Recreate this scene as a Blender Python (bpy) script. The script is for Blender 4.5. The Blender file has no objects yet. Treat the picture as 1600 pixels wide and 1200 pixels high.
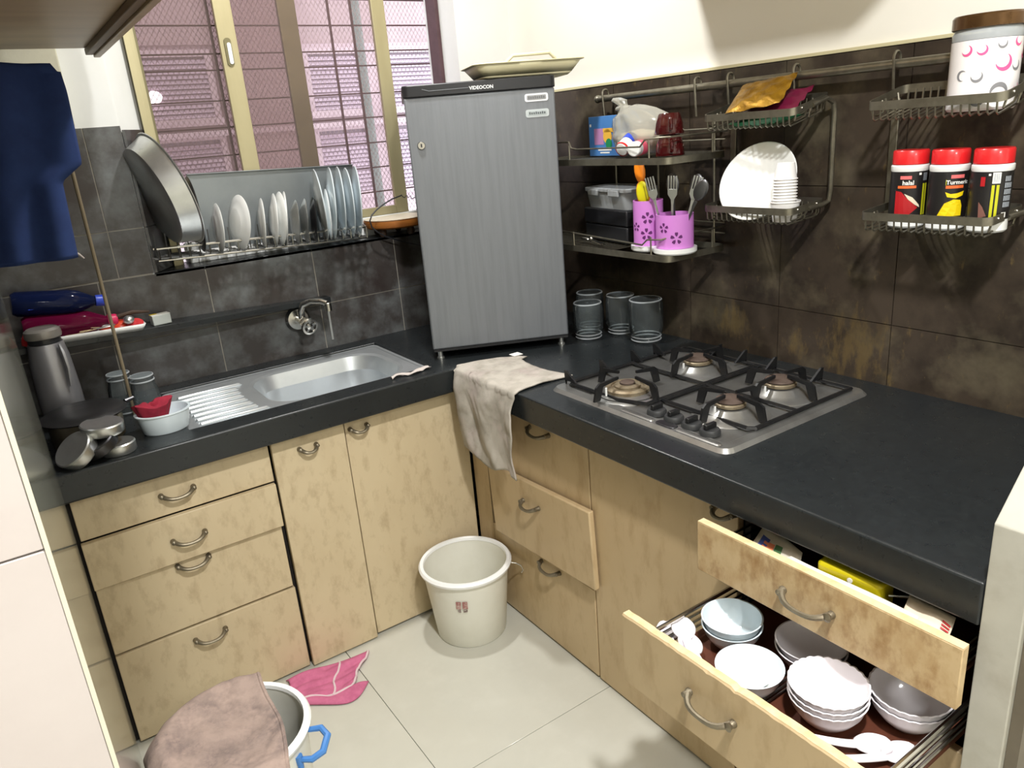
import bpy, bmesh, math, random
from mathutils import Vector, Matrix, noise
random.seed(7)
C = bpy.context.scene.collection
SC = bpy.context.scene
PI = math.pi
# ------------------------------------------------------------------ camera, world, lights, exposure
cam = bpy.data.objects.new('camera', bpy.data.cameras.new('camera'))
C.objects.link(cam)
cam.data.sensor_width = 36.0
cam.data.lens = 1181.016 / 1600 * 36
cam.data.clip_start = 0.02
def cam_matrix(rx, ry, rz, loc):
    fw = Vector((math.sin(rz) * math.cos(rx), math.cos(rz) * math.cos(rx), -math.sin(rx)))
    right = Vector((math.cos(rz), -math.sin(rz), 0)); up = right.cross(fw)
    r2 = math.cos(ry) * right + math.sin(ry) * up
    u2 = -math.sin(ry) * right + math.cos(ry) * up
    m = Matrix(((r2.x, u2.x, -fw.x), (r2.y, u2.y, -fw.y), (r2.z, u2.z, -fw.z))).to_4x4()
    m.translation = loc
    return m
cam.matrix_world = cam_matrix(0.32694, -0.0849, 0.57369, Vector((-1.07641, -1.97986, 1.54435)))
SC.camera = cam
SC.view_settings.view_transform = 'Standard'
SC.view_settings.look = 'None'
SC.view_settings.gamma = 1.0
SC.view_settings.exposure = 0.0
SC.view_settings.use_curve_mapping = False
w = bpy.data.worlds.new('daylight'); SC.world = w; w.use_nodes = True
w.node_tree.nodes['Background'].inputs['Color'].default_value = (0.86, 0.86, 0.92, 1)
w.node_tree.nodes['Background'].inputs['Strength'].default_value = 3.4
def area(name, loc, power, size, color=(1, 0.96, 0.88), target=None):
    l = bpy.data.lights.new(name, 'AREA'); l.shape = 'DISK'; l.size = size; l.energy = power; l.color = color
    o = bpy.data.objects.new(name, l); o.location = loc; C.objects.link(o)
    return o
area('kitchen_ceiling_lamp_light', (-0.12, -0.10, 2.60), 24, 0.10, (1.0, 0.99, 0.97))
area('doorway_ceiling_lamp_light', (-0.60, -1.86, 2.60), 58, 0.14, (1.0, 0.99, 0.97))
area('hall_fill_light', (-0.95, -3.6, 2.60), 40, 0.6, (1.0, 0.99, 0.97))  # added fill light in the unseen hall, brightens the fronts facing it
SC.cycles.max_bounces = 8
SC.cycles.diffuse_bounces = 4
SC.cycles.glossy_bounces = 5
SC.cycles.transmission_bounces = 6
SC.cycles.transparent_max_bounces = 12
SC.cycles.sample_clamp_indirect = 3.0
SC.cycles.caustics_reflective = False
SC.cycles.caustics_refractive = False

# ------------------------------------------------------------------ helpers
def s2l(r, g, b):
    f = lambda c: (c / 255 / 12.92) if c / 255 <= 0.04045 else ((c / 255 + 0.055) / 1.055) ** 2.4
    return (f(r), f(g), f(b), 1)
def mat(name, col, rough=0.5, metal=0.0, spots=None, scale=8, amount=0.5, detail=6, bump=0, stretch=None, trans=0, ior=1.45, spec=0.5, emit=None, coat=0, second=None, sscale=3, samount=0.5, rvar=0):
    m = bpy.data.materials.new(name); m.use_nodes = True
    nt = m.node_tree; p = nt.nodes['Principled BSDF']
    base = s2l(*col)
    p.inputs['Base Color'].default_value = base
    p.inputs['Roughness'].default_value = rough; p.inputs['Metallic'].default_value = metal
    p.inputs['IOR'].default_value = ior; p.inputs['Specular IOR Level'].default_value = spec
    p.inputs['Transmission Weight'].default_value = trans
    p.inputs['Coat Weight'].default_value = coat
    if emit:
        p.inputs['Emission Color'].default_value = s2l(*emit[0]); p.inputs['Emission Strength'].default_value = emit[1]
    last = None
    if spots or bump or rvar:
        tc = nt.nodes.new('ShaderNodeTexCoord'); mp = nt.nodes.new('ShaderNodeMapping')
        nt.links.new(tc.outputs['Object'], mp.inputs['Vector'])
        if stretch: mp.inputs['Scale'].default_value = stretch
        def noise(sc, det):
            n = nt.nodes.new('ShaderNodeTexNoise'); n.inputs['Scale'].default_value = sc; n.inputs['Detail'].default_value = det
            n.inputs['Roughness'].default_value = 0.62
            nt.links.new(mp.outputs['Vector'], n.inputs['Vector']); return n
        n = noise(scale, detail)
        if spots:
            def layer(prev, col2, nz, am, lo=0.42, hi=0.66):
                rmp = nt.nodes.new('ShaderNodeMapRange'); rmp.inputs['From Min'].default_value = lo; rmp.inputs['From Max'].default_value = hi
                rmp.inputs['To Max'].default_value = am
                nt.links.new(nz.outputs['Fac'], rmp.inputs['Value'])
                mx = nt.nodes.new('ShaderNodeMix'); mx.data_type = 'RGBA'
                nt.links.new(rmp.outputs['Result'], mx.inputs['Factor'])
                if prev is None: mx.inputs['A'].default_value = base
                else: nt.links.new(prev, mx.inputs['A'])
                mx.inputs['B'].default_value = s2l(*col2)
                return mx.outputs['Result']
            last = layer(None, spots, n, amount)
            if second: last = layer(last, second, noise(sscale, 5), samount, 0.5, 0.7)
            nt.links.new(last, p.inputs['Base Color'])
        if rvar:
            rm = nt.nodes.new('ShaderNodeMapRange'); rm.inputs['To Min'].default_value = max(0.02, rough - rvar); rm.inputs['To Max'].default_value = rough + rvar
            nt.links.new(noise(scale * 0.7, 5).outputs['Fac'], rm.inputs['Value']); nt.links.new(rm.outputs['Result'], p.inputs['Roughness'])
        if bump:
            b = nt.nodes.new('ShaderNodeBump'); b.inputs['Strength'].default_value = bump; b.inputs['Distance'].default_value = 0.004
            nt.links.new(n.outputs['Fac'], b.inputs['Height']); nt.links.new(b.outputs['Normal'], p.inputs['Normal'])
    return m
def glassmat(name, tint, gloss=0.12, rough=0.03, diff=None, damt=0.0):
    """thin sheet glass or clear plastic: tinted see-through plus fresnel reflection, optionally a little milky"""
    m = bpy.data.materials.new(name); m.use_nodes = True; nt = m.node_tree
    for n in list(nt.nodes): nt.nodes.remove(n)
    out = nt.nodes.new('ShaderNodeOutputMaterial'); tr = nt.nodes.new('ShaderNodeBsdfTransparent'); gl = nt.nodes.new('ShaderNodeBsdfGlossy')
    tr.inputs['Color'].default_value = s2l(*tint); gl.inputs['Roughness'].default_value = rough
    lw = nt.nodes.new('ShaderNodeLayerWeight'); lw.inputs['Blend'].default_value = gloss
    mx = nt.nodes.new('ShaderNodeMixShader')
    nt.links.new(lw.outputs['Fresnel'], mx.inputs[0]); nt.links.new(gl.outputs[0], mx.inputs[2])
    if diff:
        df = nt.nodes.new('ShaderNodeBsdfDiffuse'); df.inputs['Color'].default_value = s2l(*diff)
        m2 = nt.nodes.new('ShaderNodeMixShader'); m2.inputs[0].default_value = damt
        nt.links.new(tr.outputs[0], m2.inputs[1]); nt.links.new(df.outputs[0], m2.inputs[2]); nt.links.new(m2.outputs[0], mx.inputs[1])
    else: nt.links.new(tr.outputs[0], mx.inputs[1])
    nt.links.new(mx.outputs[0], out.inputs[0])
    return m

class MB:
    def __init__(s): s.v = []; s.f = []
    def add(s, vs, fs):
        o = len(s.v); s.v += [Vector(x) for x in vs]; s.f += [tuple(i + o for i in f) for f in fs]; return s
    def xf(s, M, start=0):
        for i in range(start, len(s.v)): s.v[i] = M @ s.v[i]
        return s
    def box(s, a, b, M=None):
        x0, y0, z0 = a; x1, y1, z1 = b
        vs = [Vector((x, y, z)) for z in (z0, z1) for (x, y) in ((x0, y0), (x1, y0), (x1, y1), (x0, y1))]
        if M: vs = [M @ v for v in vs]
        return s.add(vs, [(3, 2, 1, 0), (4, 5, 6, 7), (0, 1, 5, 4), (1, 2, 6, 5), (2, 3, 7, 6), (3, 0, 4, 7)])
    def lathe(s, prof, n=32, M=None, cap0=False, cap1=False, fn=None):
        vs = []; fs = []
        for (r, z) in prof:
            for k in range(n):
                a = 2 * PI * k / n
                rr = fn(r, z, a) if fn else r
                vs.append(Vector((rr * math.cos(a), rr * math.sin(a), z)))
        for i in range(len(prof) - 1):
            for k in range(n):
                k2 = (k + 1) % n
                fs.append((i * n + k, i * n + k2, (i + 1) * n + k2, (i + 1) * n + k))
        if cap0: fs.append(tuple(range(n - 1, -1, -1)))
        if cap1: fs.append(tuple((len(prof) - 1) * n + k for k in range(n)))
        if M: vs = [M @ v for v in vs]
        return s.add(vs, fs)
    def tube(s, pts, r, n=8, closed=False, M=None):
        pts = [Vector(p) for p in pts]; m = len(pts)
        rs = r if isinstance(r, (list, tuple)) else [r] * m
        vs = []; fs = []; up = None
        for i in range(m):
            if closed: t = pts[(i + 1) % m] - pts[i - 1]
            else: t = pts[min(i + 1, m - 1)] - pts[max(i - 1, 0)]
            t.normalize()
            if up is None:
                up = Vector((0, 0, 1)) if abs(t.z) < 0.9 else Vector((1, 0, 0))
            u = (up - t * up.dot(t)).normalized(); w_ = t.cross(u); up = u
            for k in range(n):
                a = 2 * PI * k / n + PI / n
                vs.append(pts[i] + (u * math.cos(a) + w_ * math.sin(a)) * rs[i])
        for i in range(m if closed else m - 1):
            j = (i + 1) % m
            for k in range(n):
                k2 = (k + 1) % n
                fs.append((i * n + k, i * n + k2, j * n + k2, j * n + k))
        if not closed:
            fs.append(tuple(range(n - 1, -1, -1))); fs.append(tuple((m - 1) * n + k for k in range(n)))
        if M: vs = [M @ v for v in vs]
        return s.add(vs, fs)
    def prism(s, poly, z0, z1, M=None):
        n = len(poly)
        vs = [Vector((x, y, z0)) for x, y in poly] + [Vector((x, y, z1)) for x, y in poly]
        if M: vs = [M @ v for v in vs]
        return s.add(vs, [tuple(range(n - 1, -1, -1)), tuple(range(n, 2 * n))] + [(i, (i + 1) % n, n + (i + 1) % n, n + i) for i in range(n)])
    def grid(s, fn, nu, nv):
        vs = [Vector(fn(i / nu, j / nv)) for j in range(nv + 1) for i in range(nu + 1)]
        fs = [(j * (nu + 1) + i, j * (nu + 1) + i + 1, (j + 1) * (nu + 1) + i + 1, (j + 1) * (nu + 1) + i) for j in range(nv) for i in range(nu)]
        return s.add(vs, fs)
    def ball(s, c, r, n=12, sc=(1, 1, 1)):
        prof = [(max(1e-4, math.sin(PI * i / n)) * r, -math.cos(PI * i / n) * r) for i in range(n + 1)]
        return s.lathe(prof, n * 2, Matrix.Translation(c) @ Matrix.Diagonal((*sc, 1)))
    def build(s, name, m, parent=None, world=False, bevel=0, seg=2, smooth=35, solid=0, subd=0):
        off = Vector((0, 0, 0))
        if world and parent is not None:
            q = parent
            while q is not None: off += q.location; q = q.parent
        me = bpy.data.meshes.new(name)
        me.from_pydata([v - off for v in s.v], [], s.f); me.validate()
        bm = bmesh.new(); bm.from_mesh(me); bmesh.ops.recalc_face_normals(bm, faces=bm.faces); bm.to_mesh(me); bm.free()
        if smooth:
            for p in me.polygons: p.use_smooth = True
            try: me.set_sharp_from_angle(angle=math.radians(smooth))
            except Exception: pass
        ms = m if isinstance(m, (list, tuple)) else [m]
        for x in ms: me.materials.append(x)
        o = bpy.data.objects.new(name, me); C.objects.link(o)
        if parent is not None: o.parent = parent
        if solid:
            d = o.modifiers.new('solid', 'SOLIDIFY'); d.thickness = solid; d.offset = 0
        if bevel:
            d = o.modifiers.new('bevel', 'BEVEL'); d.width = bevel; d.segments = seg; d.limit_method = 'ANGLE'; d.angle_limit = math.radians(40)
        if subd:
            d = o.modifiers.new('subd', 'SUBSURF'); d.levels = subd; d.render_levels = subd
        return o
def tag(o, label, cat, group=None):
    o['label'] = label; o['category'] = cat
    if group: o['group'] = group
    return o
def thing(name, label, cat, loc=(0, 0, 0), rotz=0, group=None, rot=None):
    o = bpy.data.objects.new(name, None); C.objects.link(o); o.empty_display_size = 0.05
    o.location = loc; o.rotation_euler = rot if rot else (0, 0, rotz)
    return tag(o, label, cat, group)
def struct(o): o['kind'] = 'structure'; return o
def sroot(name, loc=(0, 0, 0)):
    o = bpy.data.objects.new(name, None); C.objects.link(o); o.location = loc; return struct(o)
def stuff(o): o['kind'] = 'stuff'; return o
def dup(root, loc=None, rot=None, label=None, group=None):
    def rec(o, par):
        c = o.copy(); C.objects.link(c)
        if par is not None: c.parent = par
        for ch in list(o.children): rec(ch, c)
        return c
    c = rec(root, root.parent)
    if loc is not None: c.location = loc
    if rot is not None: c.rotation_euler = rot
    if label: c['label'] = label
    if group: c['group'] = group
    return c
def share(o, name, parent, loc=(0, 0, 0), rot=(0, 0, 0)):
    c = bpy.data.objects.new(name, o.data); C.objects.link(c); c.parent = parent; c.location = loc; c.rotation_euler = rot
    return c
def rrect(x0, y0, x1, y1, r, n=5):
    pts = []
    for cx, cy, a0 in ((x1 - r, y1 - r, 0), (x0 + r, y1 - r, 90), (x0 + r, y0 + r, 180), (x1 - r, y0 + r, 270)):
        for k in range(n + 1):
            a = math.radians(a0 + 90 * k / n); pts.append((cx + r * math.cos(a), cy + r * math.sin(a)))
    return pts
def circ(cx, cy, r, n=20): return [(cx + r * math.cos(2 * PI * k / n), cy + r * math.sin(2 * PI * k / n)) for k in range(n)]
def crescent(cx, cy, r, a, off=0.34, r2=0.84, n=18):
    out = []
    pts = [(r * math.cos(2 * PI * k / n), r * math.sin(2 * PI * k / n)) for k in range(n)]
    ix, iy = off * r, 0
    h = math.acos(max(-1, min(1, (r * r + ix * ix - (r2 * r) ** 2) / (2 * r * ix))))
    arc = [h + (2 * PI - 2 * h) * k / n for k in range(n + 1)]
    out = [(r * math.cos(t), r * math.sin(t)) for t in arc]
    p1 = out[-1]; p0 = out[0]
    t1 = math.atan2(p1[1] - iy, p1[0] - ix); t0 = math.atan2(p0[1] - iy, p0[0] - ix)
    t1 %= 2 * PI; t0 %= 2 * PI
    if t0 > t1: t0, t1 = t0, t1
    inner = [t1 + (t0 - t1) * k / n for k in range(1, n)]
    out += [(ix + r2 * r * math.cos(t), iy + r2 * r * math.sin(t)) for t in inner]
    ca, sa = math.cos(a), math.sin(a)
    return [(cx + x * ca - y * sa, cy + x * sa + y * ca) for x, y in out]
def bent(name, polys, R, m, parent, ang0=0.0, z0=0.0, cuts=2, lift=0.0006):
    """flat print wrapped on a cylinder of radius R about the parent's z axis; x runs right as seen from outside"""
    bm = bmesh.new()
    for poly in polys:
        vs = [bm.verts.new((x, y, 0)) for x, y in poly]
        try: bm.faces.new(vs)
        except Exception: pass
    bm.normal_update()
    bmesh.ops.triangulate(bm, faces=bm.faces)
    if cuts: bmesh.ops.subdivide_edges(bm, edges=bm.edges, cuts=cuts, use_grid_fill=True)
    for v in bm.verts:
        a = ang0 + v.co.x / R; y = v.co.y
        v.co = Vector(((R + lift) * math.cos(a), (R + lift) * math.sin(a), z0 + y))
    me = bpy.data.meshes.new(name); bm.to_mesh(me); bm.free()
    me.materials.append(m)
    o = bpy.data.objects.new(name, me); C.objects.link(o); o.parent = parent
    return o
def text_polys(body, size, bold=0.0):
    cu = bpy.data.curves.new('t', 'FONT'); cu.body = body; cu.size = size; cu.offset = bold; cu.align_x = 'CENTER'; cu.resolution_u = 2
    o = bpy.data.objects.new('t', cu); C.objects.link(o)
    dg = bpy.context.evaluated_depsgraph_get(); me = o.evaluated_get(dg).to_mesh()
    polys = [[(me.vertices[i].co.x, me.vertices[i].co.y) for i in p.vertices] for p in me.polygons]
    o.evaluated_get(dg).to_mesh_clear(); bpy.data.objects.remove(o); bpy.data.curves.remove(cu)
    return polys
def flat_print(name, polys, m, parent, M, lift=0.0005):
    mb = MB()
    for p in polys: mb.add([M @ Vector((x, y, lift)) for x, y in p], [tuple(range(len(p)))])
    me = bpy.data.meshes.new(name); me.from_pydata(mb.v, [], mb.f); me.materials.append(m)
    o = bpy.data.objects.new(name, me); C.objects.link(o); o.parent = parent
    return o
def rect(x0, y0, x1, y1): return [(x0, y0), (x1, y0), (x1, y1), (x0, y1)]
def T(x, y, z): return Matrix.Translation((x, y, z))
def R(a, ax): return Matrix.Rotation(math.radians(a), 4, ax)

# ------------------------------------------------------------------ materials
M_granite = mat('black granite', (30, 33, 35), 0.30, spots=(40, 45, 47), scale=70, amount=0.35, detail=8, second=(48, 52, 52), sscale=5, samount=0.30, rvar=0.10)
M_tile = mat('slate tile', (62, 58, 56), 0.32, spots=(122, 127, 128), scale=8, amount=0.6, detail=14, second=(46, 36, 34), sscale=5, samount=0.8, bump=0.14, rvar=0.14)
M_tileR = mat('brown slate tile', (66, 57, 48), 0.34, spots=(36, 30, 26), scale=8, amount=0.85, detail=14, second=(112, 104, 84), sscale=6, samount=0.5, bump=0.16, rvar=0.14)
M_grime = mat('grease spatter', (112, 96, 58), 0.6, spots=(70, 56, 36), scale=60, amount=0.9)
M_grout = mat('pale grout', (150, 146, 136), 0.9, spots=(118, 112, 102), scale=20)
M_groutR = mat('brown grout', (56, 48, 40), 0.9, spots=(96, 90, 80), scale=7, amount=0.6)
M_paint = mat('cream wall paint', (242, 240, 231), 0.6, spots=(239, 236, 225), scale=3, amount=0.4)
M_white = mat('white wall paint', (226, 228, 226), 0.6, spots=(214, 216, 212), scale=4, amount=0.4)
M_floor = mat('cream floor tile', (194, 193, 182), 0.16, spots=(184, 183, 172), scale=3, amount=0.5, second=(202, 201, 191), sscale=9, samount=0.4)
M_fgrout = mat('floor grout', (150, 147, 136), 0.8, spots=(130, 126, 116), scale=12)
M_lam = mat('cream laminate', (208, 191, 158), 0.42, spots=(192, 172, 138), scale=4, amount=0.4, detail=10, stretch=(1, 1, 0.5), second=(136, 110, 76), sscale=30, samount=0.34)
M_lamR = mat('tan laminate', (194, 171, 134), 0.42, spots=(180, 155, 116), scale=6, amount=0.40, detail=9, stretch=(1, 1, 0.4), second=(142, 110, 70), sscale=24, samount=0.30)
M_lamS = mat('stained laminate', (196, 172, 132), 0.42, spots=(168, 136, 92), scale=26, amount=0.7, detail=8, stretch=(1, 1, 0.6), second=(136, 98, 54), sscale=30, samount=0.65)
M_ply = mat('chipped laminate edge', (218, 196, 156), 0.5, spots=(196, 168, 120), scale=40, amount=0.6)
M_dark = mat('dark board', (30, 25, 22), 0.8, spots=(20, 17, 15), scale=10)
M_redwood = mat('red brown board', (92, 50, 34), 0.5, spots=(70, 36, 26), scale=8, stretch=(1, 6, 1))
M_steel = mat('stainless steel', (214, 216, 214), 0.30, 0.9, spots=(184, 186, 186), scale=14, amount=0.5, rvar=0.08)
M_sink = mat('sink steel', (216, 221, 224), 0.36, 0.78, spots=(196, 202, 206), scale=10, amount=0.4, rvar=0.07)
M_hob = mat('hob steel', (158, 158, 156), 0.32, 0.80, spots=(122, 120, 116), scale=12, amount=0.5, rvar=0.1)
M_dsteel = mat('dull dark steel', (92, 92, 94), 0.35, 0.9, spots=(66, 66, 70), scale=8, amount=0.5)
M_chrome = mat('chrome wire', (196, 194, 188), 0.22, 1.0)
M_dwire = mat('dull wire', (112, 112, 110), 0.42, 0.8)
M_rack = mat('tarnished rack metal', (138, 134, 120), 0.38, 0.85, spots=(104, 98, 84), scale=25, amount=0.6)
M_handle = mat('dull nickel handle', (136, 128, 110), 0.46, 0.7, spots=(104, 92, 74), scale=30, amount=0.5)
M_iron = mat('black enamel iron', (24, 25, 27), 0.35, spots=(40, 38, 36), scale=30, amount=0.5)
M_rust = mat('rusty burner cap', (92, 78, 70), 0.7, 0.3, spots=(64, 48, 40), scale=30, amount=0.7)
M_brass = mat('worn burner ring', (150, 138, 116), 0.5, 0.55, spots=(104, 86, 62), scale=40, amount=0.7)
M_knob = mat('grey black knob', (52, 53, 54), 0.45)
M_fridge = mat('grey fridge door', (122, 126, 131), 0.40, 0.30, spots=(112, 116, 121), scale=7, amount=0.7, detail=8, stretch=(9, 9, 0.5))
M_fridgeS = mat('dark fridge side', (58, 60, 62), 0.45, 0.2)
M_black = mat('black plastic', (34, 35, 38), 0.4)
M_whitep = mat('white melamine', (238, 240, 238), 0.22, coat=0.3)
M_bluew = mat('bluish white opal glass', (222, 234, 240), 0.14, coat=0.4)
M_lilac = mat('white porcelain', (240, 236, 240), 0.16, coat=0.4)
M_bucket = mat('off white plastic', (226, 225, 214), 0.38, spots=(206, 203, 188), scale=6, amount=0.4)
M_bucketW = mat('white plastic rim', (240, 241, 240), 0.32)
M_blueh = mat('blue plastic', (72, 128, 196), 0.4)
M_towel = mat('grey towel cloth', (184, 178, 168), 0.95, spots=(136, 130, 118), scale=11, amount=0.75, bump=0.5, second=(200, 184, 182), sscale=9, samount=0.5)
M_towel2 = mat('brown grey towel', (166, 146, 136), 0.97, spots=(108, 96, 94), scale=12, amount=0.8, bump=0.9, second=(188, 164, 152), sscale=26, samount=0.6)
M_towelin = mat('pale towel back', (198, 190, 184), 0.97, spots=(170, 162, 158), scale=14, bump=0.4)
M_pink = mat('pink cloth', (196, 108, 142), 0.95, spots=(168, 84, 118), scale=30, amount=0.6, bump=0.4)
M_pinkw = mat('white cloth hem', (216, 196, 200), 0.95, spots=(200, 176, 182), scale=30)
M_blue = mat('navy blue cloth', (38, 58, 108), 0.95, spots=(28, 42, 84), scale=9, amount=0.6, bump=0.3)
M_redc = mat('dark red cloth', (152, 36, 56), 0.95, spots=(118, 24, 42), scale=26, amount=0.6, bump=0.5)
M_jamb = mat('polished grey green marble', (142, 144, 132), 0.10, spots=(116, 118, 106), scale=6, amount=0.4, coat=0.3)
M_marble = mat('white marble', (176, 174, 163), 0.4, spots=(156, 152, 140), scale=7, amount=0.5, second=(136, 128, 112), sscale=12, samount=0.3)
M_wtile = mat('white wall tile', (192, 184, 181), 0.22, spots=(182, 173, 170), scale=8, amount=0.4)
M_cab = mat('overhead laminate', (178, 154, 124), 0.4, spots=(146, 124, 98), scale=4, amount=0.5, stretch=(0.5, 3, 1))
M_cabedge = mat('overhead dark edge', (112, 90, 66), 0.5, spots=(86, 68, 50), scale=6, stretch=(1, 0.2, 1))
M_frame = mat('champagne aluminium', (176, 168, 134), 0.36, 0.4, spots=(156, 148, 114), scale=5, amount=0.4, stretch=(3, 3, 0.5))
M_frameO = mat('olive aluminium', (120, 114, 84), 0.4, 0.3, spots=(98, 92, 66), scale=5, amount=0.5)
M_pinkwall = mat('pink outside wall', (214, 200, 206), 0.85, spots=(198, 184, 190), scale=3, amount=0.5)
M_lilacwall = mat('greyish outside wall', (190, 174, 176), 0.85, spots=(176, 158, 162), scale=3)
M_louvre = mat('hazy louvre glass', (204, 190, 204), 0.18, spots=(186, 172, 186), scale=4, coat=0.4)
M_louvreD = mat('dark room behind louvres', (150, 140, 150), 0.8, spots=(138, 128, 138), scale=3)
M_bar = mat('maroon grille bar', (86, 62, 66), 0.6, spots=(62, 44, 48), scale=20)
M_mesh = mat('galvanised mesh', (196, 184, 190), 0.5, 0.4)
M_pipe = mat('grey green drain pipe', (126, 138, 134), 0.6, spots=(108, 120, 114), scale=6)
G_window = glassmat('window glass', (244, 240, 240), 0.07, 0.02, (190, 176, 176), 0.07)
G_tint = glassmat('dusty window glass', (220, 212, 211), 0.09, 0.02, (150, 136, 132), 0.20)
G_clear = glassmat('clear glass', (236, 240, 240), 0.20, 0.05, (170, 180, 184), 0.10)
G_film = glassmat('clear plastic', (226, 230, 232), 0.16, 0.15, (226, 232, 236), 0.45)
G_blue = glassmat('blue bottle plastic', (96, 112, 170), 0.2, 0.08, (30, 42, 86), 0.45)
G_pink = glassmat('magenta bottle plastic', (180, 60, 110), 0.2, 0.08, (116, 20, 62), 0.55)
def mk(name, c, rough=0.4, **k): return mat(name, c, rough, **k)
M_redp = mk('red plastic', (206, 34, 38), 0.3, coat=0.3)
M_maroon = mk('dark red glaze', (62, 12, 14), 0.16, coat=0.5)
M_purple = mk('lilac plastic', (204, 130, 210), 0.35)
M_purpleD = mk('dark purple', (90, 30, 96), 0.6)
M_orange = mk('orange plastic', (244, 140, 32), 0.35)
M_yellow = mk('yellow green plastic', (222, 214, 30), 0.35)
M_yel2 = mk('mustard yellow plastic', (190, 176, 18), 0.4)
M_gold = mat('gold foil', (170, 128, 36), 0.32, 0.5, spots=(120, 84, 18), scale=34, amount=0.8, bump=0.8)
M_magenta = mk('magenta wrapper', (108, 26, 56), 0.35)
M_green = mk('green net', (36, 130, 84), 0.5)
M_boxblue = mat('blue carton', (76, 128, 190), 0.45, spots=(58, 104, 170), scale=6)
M_boxpink = mk('carton pink print', (178, 130, 176), 0.5)
M_boxyel = mk('carton yellow print', (226, 178, 70), 0.5)
M_bag = glassmat('milky plastic bag', (232, 232, 228), 0.24, 0.16, (220, 218, 206), 0.38)
M_flourfill = mat('flour', (206, 194, 166), 0.8, spots=(190, 178, 150), scale=18)
M_capblue = mk('bright blue cap', (44, 72, 190), 0.35)
M_pinkcap = mk('pink cap', (230, 96, 120), 0.4)
M_paperw = mk('white paper', (236, 236, 230), 0.7)
M_news = mat('newsprint', (220, 212, 196), 0.85, spots=(196, 186, 170), scale=26)
M_lidbrown = mat('bronze lid', (100, 74, 46), 0.22, 0.7, spots=(70, 48, 30), scale=14, amount=0.6)
M_jarw = mk('white jar sleeve', (244, 240, 240), 0.3)
M_cpink = mk('pink print', (232, 92, 150), 0.4)
M_cgrey = mk('grey print', (132, 132, 136), 0.4)
M_label = mk('black label', (28, 26, 26), 0.4)
M_lred = mk('label red', (170, 28, 34), 0.4)
M_lyel = mk('label yellow', (238, 206, 20), 0.4)
M_lgreen = mk('label lime', (190, 190, 30), 0.4)
M_lor = mk('label orange', (226, 104, 52), 0.4)
M_lpink = mk('label pink red', (222, 110, 110), 0.4)
M_lgrey = mk('label grey print', (150, 156, 164), 0.5)
M_lcream = mk('label cream', (222, 210, 186), 0.5)
M_wood = mat('brown wooden rim', (168, 104, 44), 0.5, spots=(120, 66, 24), scale=10, stretch=(1, 1, 5))
M_woodD = mat('dark wood', (60, 42, 28), 0.6, spots=(40, 28, 18), scale=10)
M_flour = mat('floured wood top', (206, 198, 178), 0.6, spots=(184, 168, 138), scale=9)
M_tray = mat('cream plastic tray', (228, 222, 186), 0.4, spots=(214, 206, 166), scale=6, amount=0.5)
M_greybox = mk('smoky container', (70, 78, 78), 0.25)
M_pole = mat('bamboo brown rod', (132, 120, 98), 0.5, spots=(104, 92, 72), scale=18, stretch=(1, 1, 0.3))
M_thermos = mat('silver grey flask', (150, 150, 154), 0.34, 0.5, spots=(132, 132, 138), scale=5)
M_bedge = mk('print brown', (120, 80, 70), 0.6)
# ------------------------------------------------------------------ structure: floor, ceiling, walls
H = 0.85; ST = 0.076; E = 0.059
def stain(m, centers, col):
    nt = m.node_tree; p = nt.nodes['Principled BSDF']; prev = p.inputs['Base Color'].links[0].from_socket
    tc = nt.nodes.new('ShaderNodeTexCoord')
    n = nt.nodes.new('ShaderNodeTexNoise'); n.inputs['Scale'].default_value = 26; n.inputs['Detail'].default_value = 8; n.inputs['Roughness'].default_value = 0.7
    mp = nt.nodes.new('ShaderNodeMapping'); mp.inputs['Scale'].default_value = (1, 1.4, 0.6)
    nt.links.new(tc.outputs['Object'], mp.inputs['Vector']); nt.links.new(mp.outputs['Vector'], n.inputs['Vector'])
    for (c, rad) in centers:
        d = nt.nodes.new('ShaderNodeVectorMath'); d.operation = 'DISTANCE'; d.inputs[1].default_value = c
        nt.links.new(tc.outputs['Object'], d.inputs[0])
        a = nt.nodes.new('ShaderNodeMapRange'); a.inputs['From Min'].default_value = rad; a.inputs['From Max'].default_value = 0.0; a.inputs['To Min'].default_value = 0.0; a.inputs['To Max'].default_value = 0.34
        nt.links.new(d.outputs['Value'], a.inputs['Value'])
        s = nt.nodes.new('ShaderNodeMath'); s.operation = 'ADD'
        nt.links.new(a.outputs['Result'], s.inputs[0]); nt.links.new(n.outputs['Fac'], s.inputs[1])
        k = nt.nodes.new('ShaderNodeMapRange'); k.inputs['From Min'].default_value = 0.62; k.inputs['From Max'].default_value = 0.80; k.inputs['To Max'].default_value = 0.5
        nt.links.new(s.outputs[0], k.inputs['Value'])
        mx = nt.nodes.new('ShaderNodeMix'); mx.data_type = 'RGBA'; mx.inputs['B'].default_value = s2l(*col)
        nt.links.new(k.outputs['Result'], mx.inputs['Factor']); nt.links.new(prev, mx.inputs['A']); prev = mx.outputs['Result']
    nt.links.new(prev, p.inputs['Base Color'])
stain(M_tileR, [((0.685, -0.50, 0.94), 0.10), ((0.685, -0.90, 0.93), 0.15), ((0.685, -0.72, 0.90), 0.06)], (112, 94, 58))

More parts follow.
